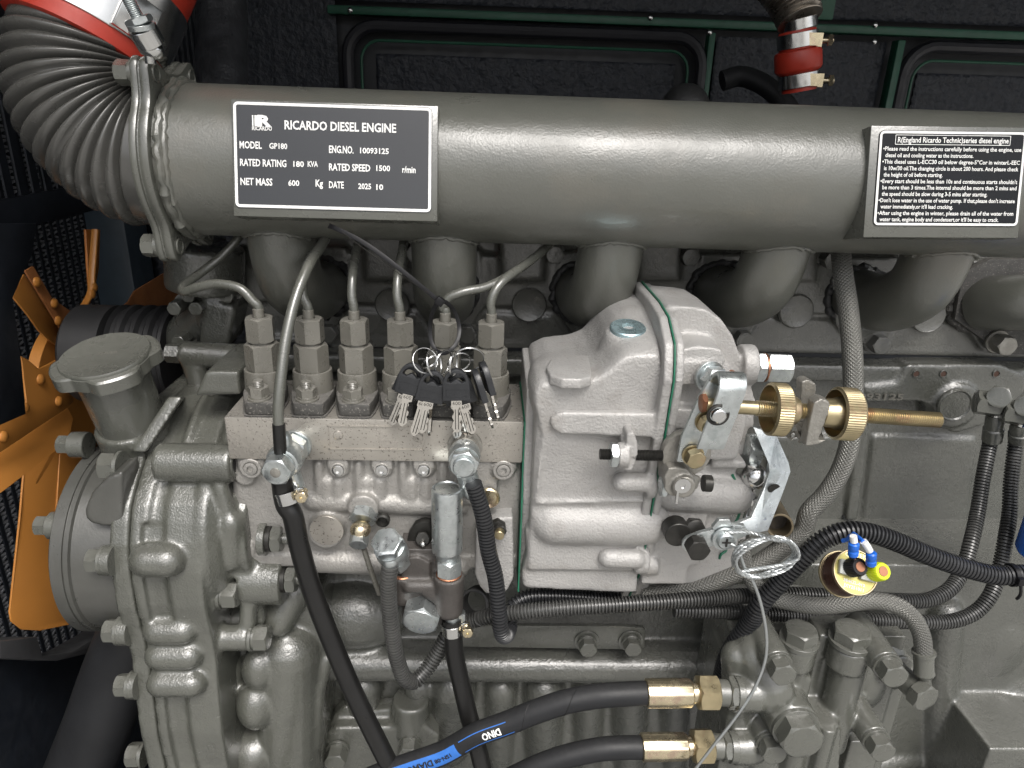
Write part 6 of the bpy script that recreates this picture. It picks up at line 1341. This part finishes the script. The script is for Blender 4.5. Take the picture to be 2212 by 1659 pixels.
# feed arm that runs to the elbow
mb = MB(); mb.cyl(T8(1120,500,0.015), T8(1420,800,-0.010), 0.017, n=32); mb.capsule(T8(900,360,0.0), T8(1250,560,-0.005), 0.014); oh2.part('side_arm', mb, M_smooth, vox=0.0020, smooth=4)
for x, y0, rw, ah, z_ in ((355,395,0.0168,0.0128,0.0),(850,395,0.0182,0.0142,-0.002)):
    top = T8(x, 440, YO2+z_); top = V((T8(x,440,YO2+z_).x, YO2+z_, top.z)); mb = MB(); mb.cyl(top, top+EZ*0.0040, rw, n=44); h_ = oh2.part('cap_flange', mb, M_smooth)
    mb = MB(); mb.hexn(top+EZ*0.0035, top+EZ*0.0150, ah, x=V((1,0.35 if x < 500 else 0.15,0)), chb=False); oh2.part('hex_cap', mb, M_smooth, parent=h_)
for x, y, a_, rw in ((150,640,0.0096,0.0118),(1205,655,0.0100,0.0124),(1095,1375,0.0100,0.0124),(65,1400,0.0098,0.0122)):
    p = T8(x, y, -0.058); mb = MB(); bolt_mb(mb, p, -EY, a_, 0.0125, washer=rw, x=V((1,0,0.25))); oh2.part('bolt', mb, M_smooth)
p = T8(320,1255,-0.066); mb = MB(); mb.cyl(p, p-EY*0.0035, 0.0205, n=48); mb.hexn(p-EY*0.003, p-EY*0.0175, 0.0165, x=V((1,0,0.15)), chb=False); oh2.part('large_plug', mb, M_smooth)
# ================================================================== gauge sender
def T9(x, y, Y): return P((3180+x/6.379)/1.82278, (2120+y/6.379)/1.82278, Y)
sn = Thing('pressure_sender', 'round gold and maroon gauge sender with a black and a yellow terminal knob', 'sender', T9(1000,900,-0.06))
d9 = V((0.00,-0.77,0.64)).normalized(); f9 = T9(1200,850,-0.078)
r9 = S(f9, 47)
mb = MB(); mb.lathe(f9-d9*0.023, d9, [(0,r9*0.98),(0.004,r9*1.05),(0.008,r9*1.02),(0.020,r9*1.00),(0.0215,r9*0.97)], 64); sn.part('body', mb, M_mar)
mb = MB(); mb.ringtube(f9-d9*0.023, f9-d9*0.0205, r9*1.09, r9*1.03, 72); mb.ringtube(f9-d9*0.0025, f9+d9*0.0008, r9*1.03, r9*0.97, 72); sn.part('rim', mb, M_brass)
X_, Y_, D_ = basis(d9); xt_ = (EX-d9*EX.dot(d9)).normalized(); xt_ = (xt_+ -0.24*(d9.cross(xt_))).normalized(); yt_ = d9.cross(xt_)
mb = MB(); mb.cyl(f9-d9*0.002, f9, r9*0.975, n=64, ch=0.0002); fc = sn.part('face', mb, mat('olive_gold_plate', (0.40,0.36,0.13), 0.42, 0.7, var=0.2, vscale=60))
def onface(x, y, h=0.0): # point of the face seen at crop position
    dv = _f+_r*(((3180+x/6.379)/1.82278-CX)/FPX)-_u*(((2120+y/6.379)/1.82278-CY)/FPX)
    return CAM+dv*((f9-CAM).dot(d9)/dv.dot(d9))+d9*h
for c_, nm in (((950,740),0), ((1480,890),1)):
    c = onface(*c_); mb = MB(); mb.box(c+d9*0.0020, (0.0115,0.0110,0.0040), Matrix((xt_, yt_, d9)).transposed()); sn.part('insulator', mb, M_nyl, bevel=0.0008)
for (x, y), m_, nm in (((1040,740), M_tie, 'black_terminal'), ((1600,850), M_yell, 'yellow_terminal')):
    c = onface(x, y); kd = (d9+V((0.12,0,-0.02))).normalized(); mb = MB(); n = 60; X2, Y2_, D2 = basis(kd); prv = None
    for h, r_ in ((0.002,0.0062),(0.003,0.0070),(0.0125,0.0066),(0.0138,0.0058)):
        rg_ = mb.ring([c+D2*h+(X2*math.cos(2*math.pi*i/n)+Y2_*math.sin(2*math.pi*i/n))*r_*(1+(0.03 if i % 2 else -0.02)) for i in range(n)])
        if prv: mb.bridge(prv, rg_)
        prv = rg_
    mb.f.append(tuple(prv)); kn = sn.part(nm, mb, m_)
    mb = MB(); mb.cyl(c+kd*0.0130, c+kd*0.0143, 0.0038, n=28, ch=0.0002); sn.part('screw_end', mb, M_copper, parent=kn)
mb = MB(); c = onface(893,1065,0.0003); e = onface(1430,1230,0.0003); tx = (e-c).normalized(); put_text(mb, '3846ZL-010', c, tx, d9.cross(tx), (e-c).length, 0.0022, 0.03)
c = onface(888,1200,0.0003); e = onface(1395,1350,0.0003); tx = (e-c).normalized(); put_text(mb, 'JXY251011', c, tx, d9.cross(tx), (e-c).length, 0.0025, 0.03); sn.part('stamped_numbers', mb, M_wht, parent=fc)
mb = MB(); c = onface(940,440,0.0003); e = onface(1470,520,0.0003); tx = (e-c).normalized(); put_text(mb, 'G  WER', c, tx, d9.cross(tx), (e-c).length, 0.0030, 0.01); sn.part('stamped_word', mb, M_gold, parent=fc)
for i, (path, wsl, blk_, tip) in enumerate((([(880,60),(1000,20),(1080,-60),(1140,-40),(1150,0),(1155,90)], [(1150,-60),(1155,0),(1165,85)], [(1165,110),(1140,440)], [(1120,470),(1080,620)]),
                      ([(1150,-120),(1230,-60),(1300,0),(1400,80)], [(1405,75),(1500,210),(1560,315)], [(1600,350),(1590,680)], [(1590,660),(1590,760)]))):
    w = Thing('terminal_wire', ('left' if i == 0 else 'right')+' blue wire with white sleeve and crimped ring terminal on the sender', 'wire', T9(*path[0], -0.075))
    YW9 = -0.088
    mb = MB(); mb.tube([T9(x, y, -0.070-0.018*k/(len(path)-1)) for k, (x, y) in enumerate(path)], 0.0016, n=12); w.part('lead', mb, M_blue)
    mb = MB(); mb.tube([T9(x, y, YW9) for x, y in wsl], 0.0026, n=16); w.part('white_sleeve', mb, M_wht)
    a, b = T9(*blk_[0], YW9), T9(*blk_[1], YW9); L_ = (b-a).length; mb = MB(); mb.lathe(a, b-a, [(0,0.0028),(0.0008,0.0038),(L_*0.45,0.0038),(L_*0.5,0.0034),(L_*0.6,0.0034),(L_*0.65,0.0038),(L_-0.001,0.0037),(L_,0.0028)], 24); w.part('crimp_barrel', mb, M_blue)
    mb = MB(); a = T9(*tip[0], YW9); b = onface(*tip[1], 0.004); mb.tube([a, b], 0.0026, n=10, el=0.4); w.part('ring_terminal', mb, M_steel)
# ================================================================== keys on a cable tie
from mathutils.geometry import tessellate_polygon
def T5(x, y, Y): return P((1500+x/2.7648)/1.82278, (1200+y/2.7648)/1.82278, Y)
tie = Thing('cable_tie', 'long black cable tie from the intake pipe looped round the fifth pipe nut', 'cable tie', P(950,655,-0.005))
def flat(mb, pts, w, t, face, k=8):
    """strap: rectangular section swept along pts, its flat side facing face"""
    pp = catmull(pts, k); prv = None
    for i, p in enumerate(pp):
        T = (pp[min(i+1,len(pp)-1)]-pp[max(i-1,0)]).normalized(); n_ = (face-T*face.dot(T)).normalized(); b_ = T.cross(n_)
        rg_ = mb.ring([p+b_*w/2+n_*t/2, p-b_*w/2+n_*t/2, p-b_*w/2-n_*t/2, p+b_*w/2-n_*t/2])
        if prv: mb.bridge(prv, rg_)
        else: mb.f.append(tuple(rg_))
        prv = rg_
    mb.f.append(tuple(reversed(prv)))
NY = V((0,-1,0.3)).normalized()
mb = MB(); flat(mb, [P(712,488,0.012), P(722,492,0.008), P(777,519,0.001), P(823,550,-0.002), P(880,594,-0.004), P(945,648,-0.002)], 0.0034, 0.0012, NY); tie.part('tail', mb, M_tie, bevel=0.0003)
mb = MB()
for k in range(46):
    t_ = k/45; u = 742+(925-742)*t_; v = 503+(632-503)*t_+4*math.sin(t_*3.1); mb.box(P(u, v, 0.003-0.006*t_-0.0008), (0.0018,0.0004,0.0005), Matrix.Rotation(R(35), 3, 'Y'))
tie.part('teeth', mb, M_rod)['kind'] = 'stuff'
mb = MB(); c = P(950,651,-0.003); mb.box(c, (0.0065,0.0050,0.0062), Matrix.Rotation(R(35), 3, 'Y')); tie.part('lock', mb, M_tie, bevel=0.0008)
lp_ = [P(946,652,-0.002), P(934,676,0.002), P(929,705,0.006), P(931,735,0.004), P(941,756,0.000), P(960,763,-0.004), P(978,752,-0.003), P(990,730,0.003), P(992,705,0.008), P(983,675,0.008), P(966,655,0.002), P(952,648,-0.002)]
mb = MB(); flat(mb, lp_, 0.0032, 0.0012, V((0,-0.2,1)) if False else NY); tie.part('loop', mb, M_tie, bevel=0.0003)
# outline with holes, extruded
def prism_h(mb, outer, holes, org, xa, ya, za, th):
    loops = [[V((x, y, 0)) for x, y in l] for l in [outer]+holes]; tris = tessellate_polygon(loops); fl = [p for l in loops for p in l]
    A = mb.ring([org+xa*p.x+ya*p.y+za*th/2 for p in fl]); B = mb.ring([org+xa*p.x+ya*p.y-za*th/2 for p in fl])
    for t in tris:
        q = [fl[i] for i in t]; cr = (q[1]-q[0]).cross(q[2]-q[0]).z
        t = t if cr > 0 else tuple(reversed(t)); mb.f.append(tuple(A[i] for i in t)); mb.f.append(tuple(B[i] for i in reversed(t)))
    i0 = 0
    for li, l in enumerate(loops):
        n = len(l); ar = sum(l[i].x*l[(i+1) % n].y-l[(i+1) % n].x*l[i].y for i in range(n)); s_ = 1 if (ar > 0) == (li == 0) else -1
        for i in range(n):
            a, b = i0+i, i0+(i+1) % n
            mb.f.append((A[b], A[a], B[a], B[b]) if s_ > 0 else (A[a], A[b], B[b], B[a]))
        i0 += n
def grip_outline():
    o = [(-0.0104,0.0),(-0.0104,-0.0012),(0.0104,-0.0012),(0.0104,0.0),(0.0100,0.0108)]
    for k in range(0, 13): a = R(8+(164)*k/12); o.append((0.0100*math.cos(a), 0.0108+0.0130*math.sin(a)))
    o.append((-0.0100,0.0108)); return o
def hole_outline():
    o = []
    for k in range(0, 11): a = R(18+144*k/10); o.append((0.0074*math.cos(a), 0.0118+0.0092*math.sin(a)))
    o += [(-0.0066,0.0138),(-0.0042,0.0128),(-0.0024,0.0144),(0.0,0.0158),(0.0024,0.0144),(0.0042,0.0128),(0.0066,0.0138)]; return o
def blade_outline(L, two=False):
    w = 0.0040; o = [(-w,0.001),(-w,-0.0062)]; n = 9
    xs = [(-w*0.82,-0.0068)]
    rnd = random.Random(int(L*1e5)); y = -0.0075
    while y > -L*0.80:
        d = rnd.choice((0.0,0.0007,0.0012)); xs.append((-w*0.80+(d if two else 0.0), y)); y -= 0.0017
    o += xs; o += [(-w*0.92,-L*0.84),(-w*0.70,-L*0.92),(-w*0.25,-L),(w*0.25,-L),(w*0.70,-L*0.92),(w*0.92,-L*0.84)]
    ys = []; y = -L*0.78
    while y < -0.0078: d = rnd.choice((0.0,0.0009,0.0015)); ys.append((w*0.80-d, y)); ys.append((w*0.80-d, y+0.0009)); y += 0.0019
    o += ys; o += [(w*0.82,-0.0068),(w,-0.0062),(w,0.001)]; return o
def key(label, pos, tip, face, L=0.027, two=False, num=True, flip=1):
    """pos: bottom centre of the grip, tip: where the blade points, face: the way its flat side looks"""
    ya = (pos-tip).normalized(); za = (face-ya*face.dot(ya)).normalized(); xa = ya.cross(za)
    t = Thing('key', label, 'key', pos, 'keys hanging from the cable tie')
    mb = MB(); prism_h(mb, grip_outline(), [hole_outline()], pos, xa, ya, za, 0.0046); g_ = t.part('grip', mb, M_key, bevel=0.0009)
    mb = MB()
    for x0_, x1_, y0_, y1_ in ((-0.0078,0.0078,0.0016,0.0021),(-0.0078,0.0078,0.0073,0.0078),(-0.0078,-0.0073,0.0016,0.0078),(0.0073,0.0078,0.0016,0.0078)):
        q = pos+xa*(x0_+x1_)/2+ya*(y0_+y1_)/2+za*0.0023; mb.box(q, (x1_-x0_, y1_-y0_, 0.0004), Matrix((xa, ya, za)).transposed())
    t.part('grip_panel', mb, M_key, parent=g_)
    mb = MB(); prism_h(mb, blade_outline(L, two), [], pos, xa, ya, za, 0.0019); bl = t.part('blade', mb, M_blade)
    mb = MB()
    for xg_, w_ in ((-0.0010,0.0006),(0.0013,0.0006)): mb.box(pos+xa*xg_-ya*(0.0075+(L-0.009)/2)+za*0.0009, (w_, L-0.011, 0.0004), Matrix((xa, ya, za)).transposed())
    t.part('groove', mb, M_rod, parent=bl)
    if num:
        mb = MB(); put_text(mb, '600', pos-xa*0.0030-ya*0.0050+za*0.00097, xa, ya, 0.0060, 0.0028, 0.0); t.part('stamped_number', mb, M_rod, parent=bl)
    return t
F0 = V((0.0,-1.0,0.35)); YK = -0.012
key('leftmost key, its grip hiding behind the first grip', T5(255,965,YK+0.004), T5(110,1325,YK+0.004), V((-0.35,-1,0.3)), 0.0285)
key('front left key with its blade leaning to the left', T5(300,955,YK-0.006), T5(222,1335,YK-0.008), V((-0.05,-1,0.30)), 0.0275)
key('key behind the second grip, hanging lowest at the left', T5(470,1035,YK+0.001), T5(340,1470,YK+0.002), V((-0.15,-1,0.25)), 0.032)
key('second front key from the left with 600 on its blade', T5(520,1035,YK-0.009), T5(435,1410,YK-0.010), V((0.12,-1,0.30)), 0.0275)
key('thin key seen edge on between the second and third grips', T5(560,1030,YK+0.006), T5(525,1475,YK+0.006), V((1.0,-0.12,0.0)), 0.031, num=False)
key('key behind the large middle grip, its tip just below', T5(815,1040,YK+0.003), T5(832,1510,YK+0.003), V((0.0,-1,0.50)), 0.033, True)
key('key leaning right with its grip half behind the middle one', T5(905,1060,YK+0.001), T5(1010,1440,YK+0.001), V((0.06,-1,0.50)), 0.0275, True)
key('dull key tip peeping out lowest at the right of the middle pair', T5(850,1045,YK+0.008), T5(985,1515,YK+0.008), V((0.0,-1,0.40)), 0.033, True, num=False)
key('middle front key with the bright double sided blade', T5(822,1020,YK-0.010), T5(828,1415,YK-0.011), V((0.02,-1,0.50)), 0.0275, True)
key('key seen edge on, left one of the pair hanging at the right', T5(1110,1010,YK-0.003), T5(1220,1360,YK-0.003), V((-1.0,-0.20,0.1)), 0.0265, num=False)
key('key seen edge on, rightmost of the bunch', T5(1185,930,YK-0.001), T5(1280,1270,YK-0.001), V((-1.0,-0.25,0.1)), 0.0265, num=False)
ki = 0
def kring(lab_, c, nrm, r):
    X_, Y_, D_ = basis(nrm); mb = MB()
    for q in (-1, 1):
        pts = [c+D_*q*0.00035+(X_*math.cos(a)+Y_*math.sin(a))*r for a in [2*math.pi*i/40 for i in range(41)]]; mb.tube(pts, 0.00042, n=8, smooth=False, closed=True, cap=False)
    single('key_ring', mb, M_steel, lab_, 'key ring', 'split rings joining the keys to the tie', org=c, ang=80)
kring('leftmost split ring, reaching out to the front left key', T5(480,608,YK-0.004), V((0.45,-0.75,0.55)), 0.0098)
kring('split ring above the second grip, seen narrow', T5(580,638,YK-0.002), V((0.90,-0.35,0.30)), 0.0105)
kring('thin split ring behind, between the first and second grips', T5(545,618,YK+0.006), V((0.55,-0.55,-0.6)), 0.0080)
kring('split ring just left of the middle, standing upright', T5(680,628,YK+0.001), V((0.85,-0.60,-0.10)), 0.0096)
kring('split ring over the middle grip, seen nearly edge on', T5(790,638,YK-0.004), V((0.97,-0.22,0.0)), 0.0100)
kring('split ring arching over the middle grip towards the right', T5(850,628,YK+0.001), V((0.35,-0.85,-0.35)), 0.0090)
kring('bright wide split ring arching out to the rightmost keys', T5(950,598,YK), V((0.15,-0.93,-0.40)), 0.0118)
